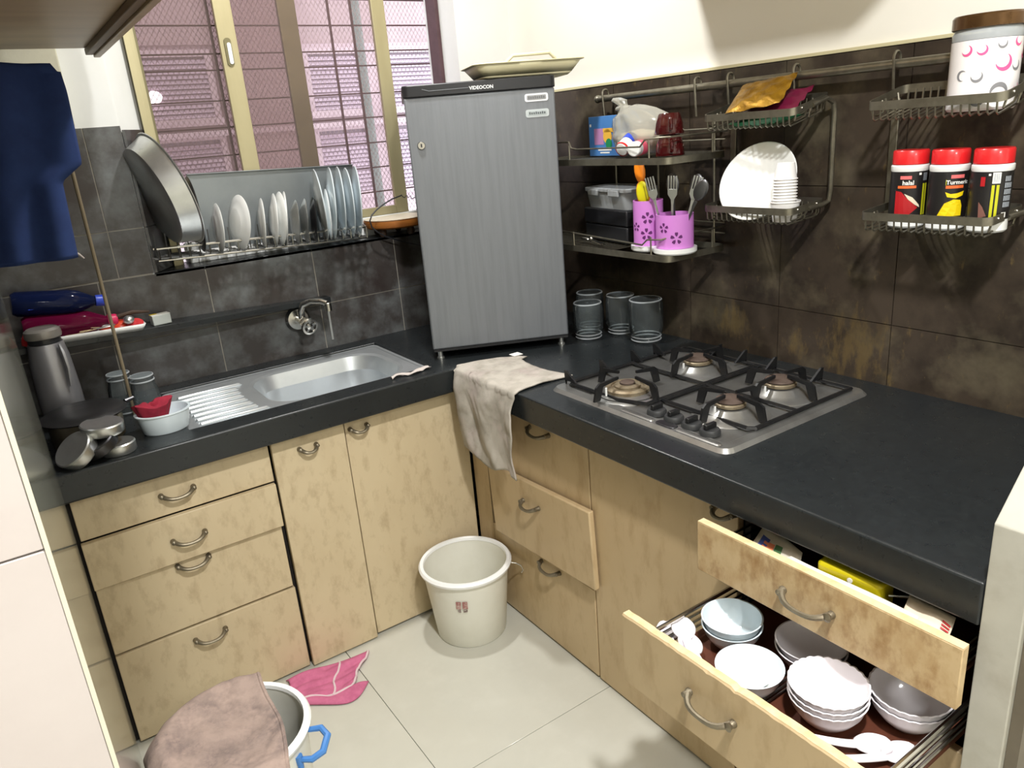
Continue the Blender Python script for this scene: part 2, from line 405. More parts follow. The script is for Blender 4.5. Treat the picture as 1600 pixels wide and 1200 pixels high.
floor = struct(MB().box((-3.2, -4.6, -0.06), (0.80, 0.80, -0.006)).build('floor', M_fgrout))
ft = MB().box((0.0008, 0.0008, -0.0059), (0.7992, 0.7992, 0.0)).build('tile', M_floor, floor, bevel=0.0008, seg=1)
ft.location = (-0.48, -0.60, 0)
for i in range(-4, 2):
    for j in range(-5, 2):
        x = -0.48 + 0.8 * i; y = -0.60 + 0.8 * j
        if (i, j) == (0, 0) or x > 0.7 or x < -3.2 or y < -4.65 or y > 0.55: continue
        c = ft.copy(); C.objects.link(c); c.location = (x, y, 0)
struct(MB().box((-3.3, -4.7, 2.65), (0.9, 0.9, 2.75)).build('ceiling', M_paint))
struct(MB().box((-3.3, -4.7, -0.06), (0.80, -4.6, 2.65)).build('wall_back', M_paint))
struct(MB().box((-3.3, -4.6, -0.06), (-3.2, -1.46, 2.65)).build('wall_side', M_paint))
# right wall with brown tiles up to 1.65
wr = struct(MB().box((0.698, -4.6, -0.06), (0.80, 0.588, 2.65)).build('wall_right', M_paint))
g = MB().box((0.6935, -1.60, 0.80), (0.699, 0.588, 1.648)).build('grout', M_groutR, wr)
ys = [0.588, 0.33, 0.0, -0.33, -0.66, -0.99, -1.32, -1.605]; zs = [0.80, 1.006, 1.338, 1.648]
for a, b in zip(ys, ys[1:]):
    for z0, z1 in zip(zs, zs[1:]):
        MB().box((0.690, b + 0.0012, z0 + 0.0012), (0.697, a - 0.0012, z1 - 0.0012)).build('tile', M_tileR, wr)
struct(MB().box((0.687, -1.605, 1.6485), (0.6995, 0.588, 1.656)).build('trim_1', mat('beige edge trim', (204, 196, 158), 0.5)))
# window wall: brick core around the window opening, tiled below and to the left
WX0, WX1, SILL, WTOP = -0.612, 0.467, 1.205, 2.30
ww = struct(MB().box((-1.25, 0.588, -0.06), (0.80, 0.80, SILL - 0.012)).box((-1.25, 0.588, SILL - 0.012), (-0.705, 0.80, 2.65)).box((WX1, 0.581, SILL - 0.012), (0.80, 0.80, 2.65))
            .box((-0.705, 0.588, WTOP), (WX1, 0.80, 2.65)).prism([(-0.7052, 0.588), (-0.699, 0.5885), (-0.622, 0.70), (-0.622, 0.80), (-0.7052, 0.80)], SILL - 0.012, WTOP + 0.001).build('wall_window', M_white, smooth=0))
MB().box((-1.12, 0.5815, 0.80), (0.69, 0.589, SILL - 0.013)).box((-1.12, 0.5815, SILL - 0.013), (-0.7052, 0.589, 1.638)).build('grout', M_grout, ww)
xs = [-1.12, -0.86, -0.55, -0.195, 0.116, 0.44, 0.69]
for a, b in zip(xs, xs[1:]):
    for z0, z1 in ((0.80, 1.008), (1.008, SILL - 0.001)):
        MB().box((a + 0.0016, 0.580, z0 + 0.0016), (b - 0.0016, 0.5828, z1 - 0.0016)).build('tile', M_tile, ww)
for a, b in ((-1.12, -0.80), (-0.80, -0.6985)):
    for z0, z1 in ((SILL + 0.001, 1.346), (1.346, 1.640)):
        MB().box((a + 0.0016, 0.580, z0 + 0.0016), (b - 0.0016, 0.5828, z1 - 0.0016)).build('tile', M_tile, ww)
for z0, z1 in ((SILL + 0.001, 1.346), (1.346, 1.628)):
    MB().prism([(-0.6980, 0.581), (-0.690, 0.581), (-0.613, 0.695), (-0.621, 0.700)], z0 + 0.001, z1 - 0.001).build('tile', M_tile, ww, smooth=0)
MB().box((-0.6985, 0.580, SILL - 0.012), (WX1, 0.75, SILL)).build('sill_slab', M_granite, ww, bevel=0.002)
MB().box((-1.105, 0.545, 1.642), (-0.818, 0.5875, 2.65)).build('pilaster', mat('old cream plaster', (206, 204, 184), 0.8, spots=(182, 180, 160), scale=12, amount=0.5, bump=0.4), ww, bevel=0.004)
# left wall, marble clad between the doorway and the counter, tiled over the counter
wl = struct(MB().box((-1.25, -1.455, -0.06), (-1.108, 0.588, 2.65)).build('wall_left', M_white))
MB().box((-1.1079, -1.4575, 0.0), (-1.0965, -0.004, 2.20)).build('marble_jamb', M_jamb, wl, bevel=0.0015)
MB().box((-1.1079, -0.003, 0.80), (-1.1045, 0.579, 1.640)).build('tile_backing', M_tile, wl)
# doorway partition on the left, clad in white tiles
wf = struct(MB().box((-3.2, -1.452, -0.06), (-1.251, -1.30, 2.65)).box((-1.26, -1.452, -0.06), (-1.1095, -1.30, 2.65)).build('wall_front', M_white))
for x0, x1 in ((-1.70, -1.0985), (-2.3, -1.70), (-2.9, -2.3)):
    for z0, z1 in ((0.42, 0.87), (0.87, 1.318), (1.318, 1.766), (1.766, 2.2), (0.0, 0.42)):
        MB().box((x0 + 0.0005, -1.462, z0 + 0.0005), (x1 - 0.0005, -1.4525, z1 - 0.0005)).build('tile', M_wtile, wf, bevel=0.0008, seg=1)
struct(MB().box((-1.0990, -1.4625, 0.0), (-1.0962, -1.4580, 2.2)).build('trim_2', mat('cream edge trim', (208, 203, 184), 0.4)))
# low marble partition at the end of the right hand counter
P = [(0.0, 0.0), (0.0, 0.952), (0.20, 1.152), (0.69, 1.152), (0.69, 0.0)]
Mx = Matrix(((1, 0, 0, 0), (0, 0, 1, 0), (0, 1, 0, 0), (0, 0, 0, 1)))
lw = struct(MB().prism(P, -1.607, -1.552, Mx).build('wall_end', M_marble, bevel=0.002, smooth=0))
MB().prism([(0.012, 0.0), (0.012, 0.945), (0.21, 1.14), (0.69, 1.14), (0.69, 0.0)], -1.625, -1.6075, Mx).build('outer_cladding', mat('dark brown stone', (104, 96, 82), 0.5, spots=(84, 76, 64), scale=8), lw, smooth=0)

# ------------------------------------------------------------------ window
win = sroot('window_1', (0, 0.70, SILL))
def wb(name, m, boxes, par=win, bev=0.0015):
    mb = MB()
    for a, b in boxes: mb.box(a, b)
    return mb.build(name, m, par, world=True, bevel=bev)
wb('frame', M_frame, [((-0.622, 0.672, SILL), (-0.6045, 0.76, WTOP)), ((-0.622, 0.680, SILL), (-0.594, 0.690, WTOP)), ((-0.622, 0.704, SILL), (-0.586, 0.714, WTOP)), ((-0.622, 0.7145, SILL), (-0.590, 0.7155, WTOP)),
                     ((-0.622, 0.752, SILL), (-0.582, 0.762, WTOP)), ((-0.622, 0.672, WTOP - 0.03), (WX1, 0.76, WTOP))])
wb('frame_side', M_bar, [((0.452, 0.690, SILL + 0.03), (WX1, 0.76, WTOP - 0.03))])
wb('track', M_white, [((-0.57, 0.676, SILL), (0.452, 0.76, SILL + 0.022)), ((-0.57, 0.682, SILL + 0.022), (0.452, 0.688, SILL + 0.066)), ((-0.57, 0.708, SILL + 0.022), (0.452, 0.714, SILL + 0.066)), ((-0.57, 0.734, SILL + 0.022), (0.452, 0.740, SILL + 0.060))])
def sash(x0, x1, y, ms, gm, sw0, sw1):
    z0, z1 = SILL + 0.066, WTOP - 0.03
    o = wb('sash', ms, [((x0, y - 0.009, z0), (x0 + sw0, y + 0.009, z1)), ((x1 - sw1, y - 0.009, z0), (x1, y + 0.009, z1)), ((x0 + sw0, y - 0.009, z0), (x1 - sw1, y + 0.009, z0 + 0.03)), ((x0 + sw0, y - 0.009, z1 - 0.03), (x1 - sw1, y + 0.009, z1))])
    mb = MB().box((x0 + sw0, y - 0.002 - 0.70, z0 + 0.03 - SILL), (x1 - sw1, y + 0.002 - 0.70, z1 - 0.03 - SILL))
    mb.build('pane', gm, o)
    return o
s1 = sash(-0.342, 0.248, 0.699, M_frame, G_window, 0.056, 0.050)
MB().prism(rrect(-0.011, -0.042, 0.011, 0.042, 0.010), 0, 0.004, T(-0.318, -0.0105, 1.842 - SILL) @ R(90, 'X')).build('pull_recess', M_frameO, s1)
MB().prism(rrect(-0.006, -0.032, 0.006, 0.032, 0.006), 0, 0.003, T(-0.316, -0.0142, 1.838 - SILL) @ R(90, 'X')).build('pull_recess', M_white, s1)
s2 = sash(-0.603, -0.066, 0.725, M_frameO, G_tint, 0.026, 0.062)
gy = 0.80
hz = [2.16, 2.02, 1.935, 1.850, 1.800, 1.705, 1.620, 1.530, 1.440, 1.350]
for z in hz:
    MB().box((-0.66, gy - 0.0024, z - 0.0024), (0.60, gy + 0.0024, z + 0.0024)).build('grille_bar', M_bar, win, world=True)
for x in (-0.335, 0.080, 0.165, 0.486):
    MB().box((x - 0.004, gy - 0.008, 1.21), (x + 0.004, gy - 0.003, 2.3)).build('grille_bar', M_bar, win, world=True)
mb = MB()
pit = 0.017; zl, zh = 1.24, 2.2
def mline(x0, z0, x1, z1):
    d = Vector((x1 - x0, 0, z1 - z0)).normalized(); nrm = Vector((-d.z, 0, d.x)) * 0.0008
    a = Vector((x0, gy + 0.02, z0)); b = Vector((x1, gy + 0.02, z1)); y = Vector((0, 0.0011, 0))
    mb.add([a - nrm, b - nrm, b + nrm, a + nrm, a + y, b + y], [(0, 1, 2, 3), (0, 4, 5, 1), (3, 2, 5, 4)])
xl, xh = -0.66, 0.62; hgt = zh - zl; sl = 1.5
k = int((xh - xl + hgt / sl) / pit)
for i in range(k + 1):
    xb = xl - hgt / sl + i * pit
    a = max(xl, xb); b = min(xh, xb + hgt / sl)
    if b > a:
        mline(a, zl + (a - xb) * sl, b, zl + (b - xb) * sl)
        mline(a, zh - (a - xb) * sl, b, zh - (b - xb) * sl)
stuff(mb.build('wire_mesh', M_mesh, win, world=True, smooth=0))
# across the light shaft: the next building's wall with louvred windows
ow = struct(MB().box((-1.6, 2.0, -1.0), (2.6, 2.1, 2.02)).box((-1.6, 2.0, 2.30), (2.6, 2.1, 2.7)).build('wall_outside', M_pinkwall))
MB().box((-1.6, 2.0, 2.02), (2.6, 2.1, 2.30)).box((-0.36, 1.985, 2.02), (-0.02, 2.0, 2.30)).build('band', M_lilacwall, ow)
MB().box((-0.02, 1.955, 0.2), (0.40, 2.0, 2.7)).build('column', M_lilacwall, ow, bevel=0.004)
def louvre(x0, x1, z0, z1):
    t = MB().box((x0 - 0.03, 1.975, z0 - 0.03), (x0, 2.0, z1 + 0.03)).box((x1, 1.975, z0 - 0.03), (x1 + 0.03, 2.0, z1 + 0.03)).box((x0, 1.975, z1), (x1, 2.0, z1 + 0.03)).box((x0 - 0.03, 1.95, z0 - 0.035), (x1 + 0.03, 2.0, z0)).build('louvre_window', M_pinkwall, ow)
    MB().box((x0, 1.994, z0), (x1, 1.999, z1)).build('back_panel', M_louvreD, t)
    sm = MB(); z = z0 + 0.012
    while z < z1 - 0.008:
        sm.box((x0, -0.001, -0.0105), (x1, 0.001, 0.0105), T(0, 1.982, z) @ R(-28, 'X')); z += 0.0215
    stuff(sm.build('slats', M_louvre, t))
for x0, x1 in ((-0.36, -0.07), (0.43, 0.69), (0.86, 1.17)):
    louvre(x0, x1, 1.70, 1.97); louvre(x0, x1, 1.28, 1.60)
MB().box((-0.40, 1.93, 1.615), (1.25, 1.998, 1.64)).build('ledge', M_pinkwall, ow)
MB().tube([(0.60, 1.72, 0.6), (0.60, 1.72, 2.7)], 0.026, 12).build('drain_pipe', M_pipe, ow)
glint_ball = MB().ball((-0.330, 1.955, 1.80), 0.036, 8, (1, 0.5, 0.8)).build('louvre_glint', mk('louvre glint glow', (255, 250, 255), 0.4, emit=((255, 250, 255), 5.0)))  # glowing ball added in place of a light reflected by the louvre slats
tag(glint_ball, 'small glowing white lamp added to stand in for a reflection in the left louvres', 'glint')
# overhead cabinets
oc = thing('overhead_cabinet', 'brown laminate overhead cabinet hanging above the blue cloth by the window', 'cabinet', (-0.93, -0.5, 1.81))
MB().box((-1.0975, -1.30, 1.822), (-0.756, 0.37, 2.55)).build('body', M_cab, oc, world=True, bevel=0.002)
MB().box((-0.772, -1.30, 1.806), (-0.754, 0.372, 1.8215)).build('bottom_rail', M_cabedge, oc, world=True, bevel=0.002)
MB().box((-0.7539, -1.30, 1.800), (-0.738, 0.374, 2.55)).build('door', M_cab, oc, world=True, bevel=0.002)
wc = thing('wall_cabinet', 'cream wall cabinet mounted high over the hob, only its shadow on the wall showing', 'cabinet', (0.54, -0.745, 2.0))
MB().box((0.27, -1.185, 2.00), (0.697, -0.302, 2.62)).build('body', M_lam, wc, world=True)
for y0, y1 in ((-1.183, -0.745), (-0.742, -0.304)):
    MB().box((0.25, y0, 2.00), (0.2695, y1, 2.62)).build('door', M_lam, wc, world=True, bevel=0.002)
# ------------------------------------------------------------------ countertop, sink, cabinets
def cells(mb, xs, ys, ok, z0, z1):
    nx, ny = len(xs) - 1, len(ys) - 1
    on = lambda i, j: 0 <= i < nx and 0 <= j < ny and ok((xs[i] + xs[i + 1]) / 2, (ys[j] + ys[j + 1]) / 2)
    vid = {}
    def V(i, j, k):
        if (i, j, k) not in vid: vid[(i, j, k)] = len(mb.v); mb.v.append(Vector((xs[i], ys[j], z1 if k else z0)))
        return vid[(i, j, k)]
    for i in range(nx):
        for j in range(ny):
            if not on(i, j): continue
            mb.f.append((V(i, j, 1), V(i + 1, j, 1), V(i + 1, j + 1, 1), V(i, j + 1, 1)))
            mb.f.append((V(i, j + 1, 0), V(i + 1, j + 1, 0), V(i + 1, j, 0), V(i, j, 0)))
            for di, dj, a, b in ((-1, 0, (i, j + 1), (i, j)), (1, 0, (i + 1, j), (i + 1, j + 1)), (0, -1, (i, j), (i + 1, j)), (0, 1, (i + 1, j + 1), (i, j + 1))):
                if not on(i + di, j + dj): mb.f.append((V(*a, 0), V(*b, 0), V(*b, 1), V(*a, 1)))
    return mb
SX0, SX1, SY0, SY1 = -0.775, -0.045, 0.088, 0.505
ct = thing('countertop', 'black granite L-shaped kitchen countertop with a thick front edge', 'countertop', (-0.3, 0.2, H - ST))
ok = lambda x, y: ((y > 0 or x > 0) and not (SX0 < x < SX1 and SY0 < y < SY1))
cells(MB(), [-1.104, SX0, SX1, 0.0, 0.689], [-1.551, 0.0, SY0, SY1, 0.579], ok, H - ST, H).build('slab', M_granite, ct, world=True, bevel=0.005, seg=3)
# sink
sk = thing('kitchen_sink', 'stainless steel sink with a ridged drainboard set in the black counter', 'sink', (-0.41, 0.3, H - 0.02))
bx0, bx1, by0, by1 = -0.525, -0.095, 0.130, 0.455
zt = H - 0.011
def ring(outer, inner, z0a, z1a, mb):
    n = len(outer)
    vs = [Vector((*p, z0a)) for p in outer] + [Vector((*p, z1a)) for p in inner]
    return mb.add(vs, [(i, (i + 1) % n, n + (i + 1) % n, n + i) for i in range(n)])
mb = MB(); n = 12
o1 = rrect(SX0 + 0.001, SY0 + 0.001, SX1 - 0.001, SY1 - 0.001, 0.02, n)
i0 = rrect(bx0 - 0.012, by0 - 0.012, bx1 + 0.012, by1 + 0.012, 0.11, n); i1 = rrect(bx0, by0, bx1, by1, 0.10, n); i2 = rrect(bx0 + 0.012, by0 + 0.012, bx1 - 0.012, by1 - 0.012, 0.09, n); i3 = rrect(bx0 + 0.05, by0 + 0.05, bx1 - 0.05, by1 - 0.05, 0.06, n)
ring(o1, i0, zt, zt, mb); ring(i0, i1, zt, zt - 0.004, mb); ring(i1, i2, zt - 0.004, zt - 0.05, mb); ring(i2, i2, zt - 0.05, zt - 0.13, mb); ring(i2, i3, zt - 0.13, zt - 0.155, mb)
mb.add([Vector((*p, zt - 0.155)) for p in i3], [tuple(range(len(i3)))])
mb.build('basin', M_sink, sk, world=True, smooth=50)
mb = MB(); ring(rrect(SX0 + 0.0005, SY0 + 0.0005, SX1 - 0.0005, SY1 - 0.0005, 0.02, n), rrect(SX0 + 0.010, SY0 + 0.010, SX1 - 0.010, SY1 - 0.010, 0.015, n), zt + 0.003, zt + 0.001, mb)
mb.build('rim', M_sink, sk, world=True)
for k in range(8):
    y = 0.125 + k * 0.042; x1 = -0.545 - 0.02 * abs((k - 3.5) / 3.5) ** 0 + (0.018 if k in (0, 7) else 0) - 0.012 * (1 - abs(k - 3.5) / 3.5)
    MB().tube([(SX0 + 0.03, y, zt + 0.0005), (SX0 + 0.036, y, zt + 0.003), (x1 - 0.01, y, zt + 0.003), (x1, y, zt + 0.0005)], [0.001, 0.006, 0.006, 0.001], 10).build('drain_ridge', M_sink, sk, world=True)
MB().lathe([(0.0, 0.001), (0.018, 0.001), (0.03, 0.004), (0.036, 0.002)], 24, T(-0.31, 0.29, zt - 0.155)).build('drain', M_steel, sk, world=True)

# handles: bow with two feet, local out = -y, long axis x
def handle(par, x, y, z, L=0.085, rotz=0, m=None, big=False, name='handle'):
    mb = MB(); h = L / 2; d = 0.024
    pts = []
    for k in range(13):
        t = -1 + 2 * k / 12
        pts.append((t * h, -d * (1 - t ** 4) * 0.95 - 0.004, -0.010 * (1 - t * t)))
    mb.tube(pts, [0.0046 + 0.0022 * abs(-1 + 2 * k / 12) ** 2 for k in range(13)], 8)
    for s in (-1, 1):
        mb.lathe([(0.0075, 0), (0.0075, 0.004), (0.0055, 0.009), (0.0085 if s > 0 and big else 0.006, 0.016), (0.0, 0.020)], 10, T(s * h, 0, 0) @ R(90, 'X'))
    o = mb.build(name, m or M_handle, par); o.location = (x, y, z); o.rotation_euler = (0, 0, math.radians(rotz))
    return o
def carcass(par, x0, x1, y0, y1, z0, z1, face, m=None, inner=None):
    t = 0.014; mb = MB()
    mb.box((x0, y0, z0), (x1, y1, z0 + t))
    if face == 'y':
        mb.box((x0, y0, z0 + t), (x0 + t, y1, z1)).box((x1 - t, y0, z0 + t), (x1, y1, z1)).box((x0 + t, y1 - t, z0 + t), (x1 - t, y1, z1))
    else:
        mb.box((x0, y0, z0 + t), (x1, y0 + t, z1)).box((x0, y1 - t, z0 + t), (x1, y1, z1)).box((x1 - t, y0 + t, z0 + t), (x1, y1 - t, z1))
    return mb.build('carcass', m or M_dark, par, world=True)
def pbox(name, par, a, b, m, bev=0.0022):
    """panel whose own origin sits at the thing's origin"""
    return MB().box(a, b).build(name, m, par, world=True, bevel=bev, seg=2)
Zt = H - ST - 0.002
# left run: four drawers
c1 = thing('drawer_cabinet', 'cream four-drawer base cabinet left of the sink doors', 'cabinet', (-0.845, 0.32, 0.0))
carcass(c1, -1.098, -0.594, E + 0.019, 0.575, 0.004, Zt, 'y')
for x0, x1, z0, z1, y, hx, hz_ in ((-1.088, -0.592, 0.643, 0.768, E, -0.845, 0.701), (-1.090, -0.594, 0.506, 0.640, E - 0.016, -0.845, 0.572), (-1.088, -0.598, 0.298, 0.500, E, -0.848, 0.490), (-1.088, -0.594, 0.008, 0.291, E, -0.850, 0.250)):
    d = pbox('drawer', c1, (x0, y, z0), (x1, y + 0.018, z1), M_lam)
    h = handle(d, hx - c1.location.x, y - c1.location.y, hz_, 0.082)
# sink cabinet with two doors
c2 = thing('sink_cabinet', 'cream two-door cabinet under the sink beside the corner', 'cabinet', (-0.26, 0.32, 0.0))
carcass(c2, -0.592, 0.055, E + 0.022, 0.575, 0.004, H - 0.19, 'y')
d = pbox('door', c2, (-0.586, E - 0.010, 0.006), (-0.368, E + 0.009, 0.768), M_lam); handle(d, -0.484 + 0.26, E - 0.010 - 0.32, 0.720, 0.050)
d = pbox('door', c2, (-0.362, E + 0.002, 0.010), (0.052, E + 0.020, 0.768), M_lam); handle(d, -0.320 + 0.26, E + 0.002 - 0.32, 0.730, 0.054)
# right run: three drawers
c3 = thing('drawer_cabinet', 'tan three-drawer base cabinet in the corner, its middle drawer front hanging loose', 'cabinet', (0.36, -0.25, 0.0))
carcass(c3, E + 0.019, 0.685, -0.558, 0.058, 0.004, Zt, 'x')
pbox('filler_panel', c3, (E, -0.035, 0.006), (E + 0.016, 0.057, 0.768), M_lamR, 0.001)
for z0, z1, x, ya, yb, hy, hz_ in ((0.530, 0.768, E, -0.557, -0.037, -0.345, 0.722), (0.008, 0.300, E, -0.557, -0.037, -0.352, 0.280)):
    d = pbox('drawer', c3, (x, ya, z0), (x + 0.018, yb, z1), M_lamR); handle(d, x - c3.location.x, hy + 0.25, hz_, 0.090, -90)
mb = MB().box((-0.009, -0.252, -0.119), (0.009, 0.252, 0.119)); d = mb.build('drawer', M_lamR, c3, bevel=0.004, seg=2)
d.location = (0.044 - c3.location.x, -0.333 + 0.25, 0.433); d.rotation_euler = (math.radians(-2.8), 0, 0)
handle(d, -0.009, 0.022, 0.052, 0.080, -90)
# door cabinet under the hob
c4 = thing('door_cabinet', 'tan single-door base cabinet under the hob', 'cabinet', (0.36, -0.80, 0.0))
carcass(c4, E + 0.019, 0.685, -1.050, -0.561, 0.004, Zt, 'x')
d = pbox('door', c4, (E, -1.050, 0.006), (E + 0.018, -0.562, 0.768), M_lamR); handle(d, E - c4.location.x, -1.016 + 0.80, 0.738, 0.052, -90)
# open drawer cabinet
c5 = thing('drawer_cabinet', 'base cabinet at the counter end with two drawers pulled open', 'cabinet', (0.36, -1.30, 0.0))
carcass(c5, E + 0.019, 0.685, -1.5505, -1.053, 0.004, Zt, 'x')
pbox('drawer', c5, (E, -1.548, 0.008), (E + 0.018, -1.056, 0.475), M_lamR)
# upper open drawer
tf = pbox('drawer', c5, (-0.057, -1.558, 0.656), (-0.039, -1.043, 0.766), M_lamS, 0.0015)
MB().box((-0.0565, -1.5575, 0.7661), (-0.0395, -1.0435, 0.7675)).build('edge_strip', M_ply, tf, world=True)
handle(tf, -0.057 - 0.36, -1.298 + 1.30, 0.712, 0.098, -90, big=True)
mb = MB().box((-0.038, -1.53, 0.664), (0.55, -1.07, 0.672)); mb.build('drawer_base', M_redwood, tf, world=True)
for y in (-1.072, -1.530):
    for z in (0.685, 0.704, 0.722):
        MB().tube([(-0.038, y, z), (0.54, y, z)], 0.0032, 6).build('side_wire', M_chrome, tf, world=True)
# lower open drawer
bx = -0.262
prof = MB(); N = 60
def ragged(u, v):
    y = -1.040 - 0.5075 * u
    q = math.sin(u * 71) * math.sin(u * 23 + 1)
    return (0, y, 0.642 - (0.0014 * max(0, q) + (0.004 if abs(u - 0.53) < 0.012 else 0)))
front = MB(); vs = []
for k in range(N + 1):
    p = ragged(k / N, 0); q = 0.0016 * max(0, math.sin(k * 1.7) * math.sin(k * 0.61 + 2)) ** 2
    vs += [(bx, p[1], 0.487), (bx, p[1], p[2] - 0.006 * 0.4 - q), (bx + 0.002 + q, p[1], p[2]), (bx + 0.018, p[1], p[2]), (bx + 0.018, p[1], 0.487)]
fs = []
for k in range(N):
    for j in range(5):
        a = k * 5 + j; b = k * 5 + (j + 1) % 5; fs.append((a, b, b + 5, a + 5))
fs += [(0, 1, 2, 3, 4), tuple(N * 5 + j for j in (4, 3, 2, 1, 0))]
front.add(vs, fs); bf = front.build('drawer', M_lamR, c5, world=True, smooth=0)
es = MB(); vs = []; fs = []
for k in range(N + 1):
    p = ragged(k / N, 0); q = 0.0016 * max(0, math.sin(k * 1.7) * math.sin(k * 0.61 + 2)) ** 2
    vs += [(bx + 0.0021 + q, p[1], p[2] + 0.0003), (bx + 0.0178, p[1], p[2] + 0.0003), (bx + 0.0178, p[1], p[2] + 0.0012), (bx + 0.0024 + q, p[1], p[2] + 0.0012)]
for k in range(N):
    for j in range(4):
        a = k * 4 + j; b = k * 4 + (j + 1) % 4; fs.append((a, b, b + 4, a + 4))
es.add(vs, fs).build('edge_strip', M_ply, bf, world=True, smooth=0)
handle(bf, bx - 0.36, -1.262 + 1.30, 0.575, 0.098, -90, big=True)
MB().box((bx + 0.0185, -1.525, 0.512), (0.28, -1.060, 0.522)).build('drawer_base', M_redwood, bf, world=True)
for y in (-1.060, -1.527):
    for z in (0.535, 0.550, 0.566):
        MB().tube([(bx + 0.0195, y, z), (0.28, y, z)], 0.0030, 6).build('side_wire', M_chrome, bf, world=True)
    MB().tube([(bx + 0.0195, y, 0.582), (0.28, y, 0.582)], 0.0048, 8).build('top_rail', M_chrome, bf, world=True)
for dy in (-0.008, 0, 0.008, 0.016):
    MB().tube([(bx + 0.0195, -1.275 + dy, 0.528 + 0.003 * (dy > 0.01)), (0.28, -1.275 + dy, 0.528 + 0.003 * (dy > 0.01))], 0.0024, 6).build('divider_wire', M_chrome, bf, world=True)
# ------------------------------------------------------------------ fridge
FW = 0.445
fr = thing('mini_fridge', 'grey brushed-front mini fridge standing on the counter in the corner', 'fridge', (-0.008, 0.121, H), math.radians(-26.4))
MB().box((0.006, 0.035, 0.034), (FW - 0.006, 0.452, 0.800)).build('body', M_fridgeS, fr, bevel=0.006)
MB().box((0.0, 0.0, 0.036), (FW, 0.032, 0.796)).build('door', M_fridge, fr, bevel=0.005, seg=3)
MB().box((0.003, 0.002, 0.028), (FW - 0.003, 0.034, 0.0355)).build('base_strip', M_black, fr)
cap = MB().prism(rrect(-0.003, -0.004, FW + 0.004, 0.455, 0.018), 0.7965, 0.830).build('top_cap', M_black, fr, bevel=0.003)
flat_print('lettering', text_polys('VIDEOCON', 0.0135, 0.0004), mk('silver lettering', (216, 218, 220), 0.35, metal=0.4), cap, T(0.228, -0.0042, 0.806) @ R(90, 'X'), lift=0.0004)
MB().tube([(0.055, -0.0045, 0.817), (0.075, -0.0045, 0.811), (0.19, -0.0045, 0.812)], 0.0008, 5).build('groove_line', mk('groove grey', (120, 124, 128), 0.4), cap)
mb = MB().lathe([(0.0, 0.006), (0.010, 0.006), (0.012, 0.003), (0.0125, 0)], 20, R(90, 'X')); o = mb.build('lock', M_chrome, fr); o.location = (0.036, 0, 0.663)
MB().box((-0.002, -0.0068, -0.005), (0.002, -0.0062, 0.005)).build('keyhole', M_black, o)
for zc, c, g in ((0.771, (236, 238, 240), 0), (0.727, (190, 198, 200), 1)):
    pm = mk('sticker', c, 0.4)
    st = MB().prism(rrect(-0.035, -0.011, 0.035, 0.011, 0.006), 0, 0.0012, T(0.389, 0, zc) @ R(90, 'X')).build('sticker', pm, fr)
    MB().prism(rrect(-0.029, -0.0065, 0.029, 0.0065, 0.003), 0.0012, 0.0016, T(0.389, 0, zc) @ R(90, 'X')).build('sticker_band', mk('sticker band', (150, 152, 154) if not g else (176, 186, 188), 0.4), st)
    pol = [rect(-0.025 + i * 0.0064, -0.003, -0.0205 + i * 0.0064, 0.003 if i % 3 else 0.0042) for i in range(8)]
    flat_print('sticker_print', pol, mk('sticker print', (112, 114, 116) if not g else (90, 96, 98), 0.5), st, T(0.389, -0.0016, zc) @ R(90, 'X'))
for x in (0.022, FW - 0.022):
    for y in (0.022, 0.42):
        MB().lathe([(0.012, 0.0), (0.012, 0.006), (0.008, 0.007), (0.008, 0.034)], 12, T(x, y, 0), cap0=True, cap1=True).build('foot', M_steel, fr)
# cream tray on the fridge
tr = thing('serving_tray', 'cream plastic tray with a handle slot lying on the fridge top', 'tray', (0.375, 0.062, H + 0.8305), math.radians(-20))
mb = MB(); n = 5
ob = rrect(-0.128, -0.075, 0.128, 0.075, 0.02, n); om = rrect(-0.138, -0.085, 0.138, 0.085, 0.025, n); ot = rrect(-0.162, -0.108, 0.162, 0.108, 0.03, n); orr = rrect(-0.172, -0.118, 0.172, 0.118, 0.034, n)
mb.add([Vector((*p, 0.002)) for p in ob], [tuple(range(len(ob)))])
ring(ob, om, 0.002, 0.010, mb); ring(om, ot, 0.010, 0.040, mb); ring(ot, orr, 0.040, 0.042, mb)
mb.build('tray_shell', M_tray, tr, solid=0.003, smooth=40)
for s in (-1, 1):
    y = s * 0.113
    mb = MB().tube([(-0.075, y, 0.042), (-0.055, y + s * 0.003, 0.058), (0.055, y + s * 0.003, 0.060), (0.075, y, 0.042)], 0.005, 8)
    mb.build('handle', M_tray, tr)
# ------------------------------------------------------------------ gas hob
hb = thing('gas_hob', 'four burner stainless steel gas hob set on the black counter', 'hob', (0.34, -0.69, H + 0.0005))
X0, X1, Y0, Y1 = -0.262, 0.270, -0.310, 0.312
mb = MB(); n = 6
a = rrect(X0, Y0, X1, Y1, 0.03, n); b = rrect(X0 + 0.008, Y0 + 0.008, X1 - 0.008, Y1 - 0.008, 0.026, n); c = rrect(X0 + 0.035, Y0 + 0.030, X1 - 0.030, Y1 - 0.030, 0.02, n); d = rrect(X0 + 0.042, Y0 + 0.036, X1 - 0.036, Y1 - 0.036, 0.018, n)
ring(a, b, 0.0, 0.009, mb); ring(b, c, 0.009, 0.010, mb); ring(c, d, 0.010, 0.007, mb); mb.add([Vector((*p, 0.007)) for p in d], [tuple(range(len(d)))])
mb.build('top_plate', M_hob, hb, smooth=40)
burn = [(-0.150, 0.115, 0.058, 'big'), (0.110, 0.110, 0.040, ''), (0.105, -0.165, 0.040, ''), (-0.085, -0.170, 0.037, '')]
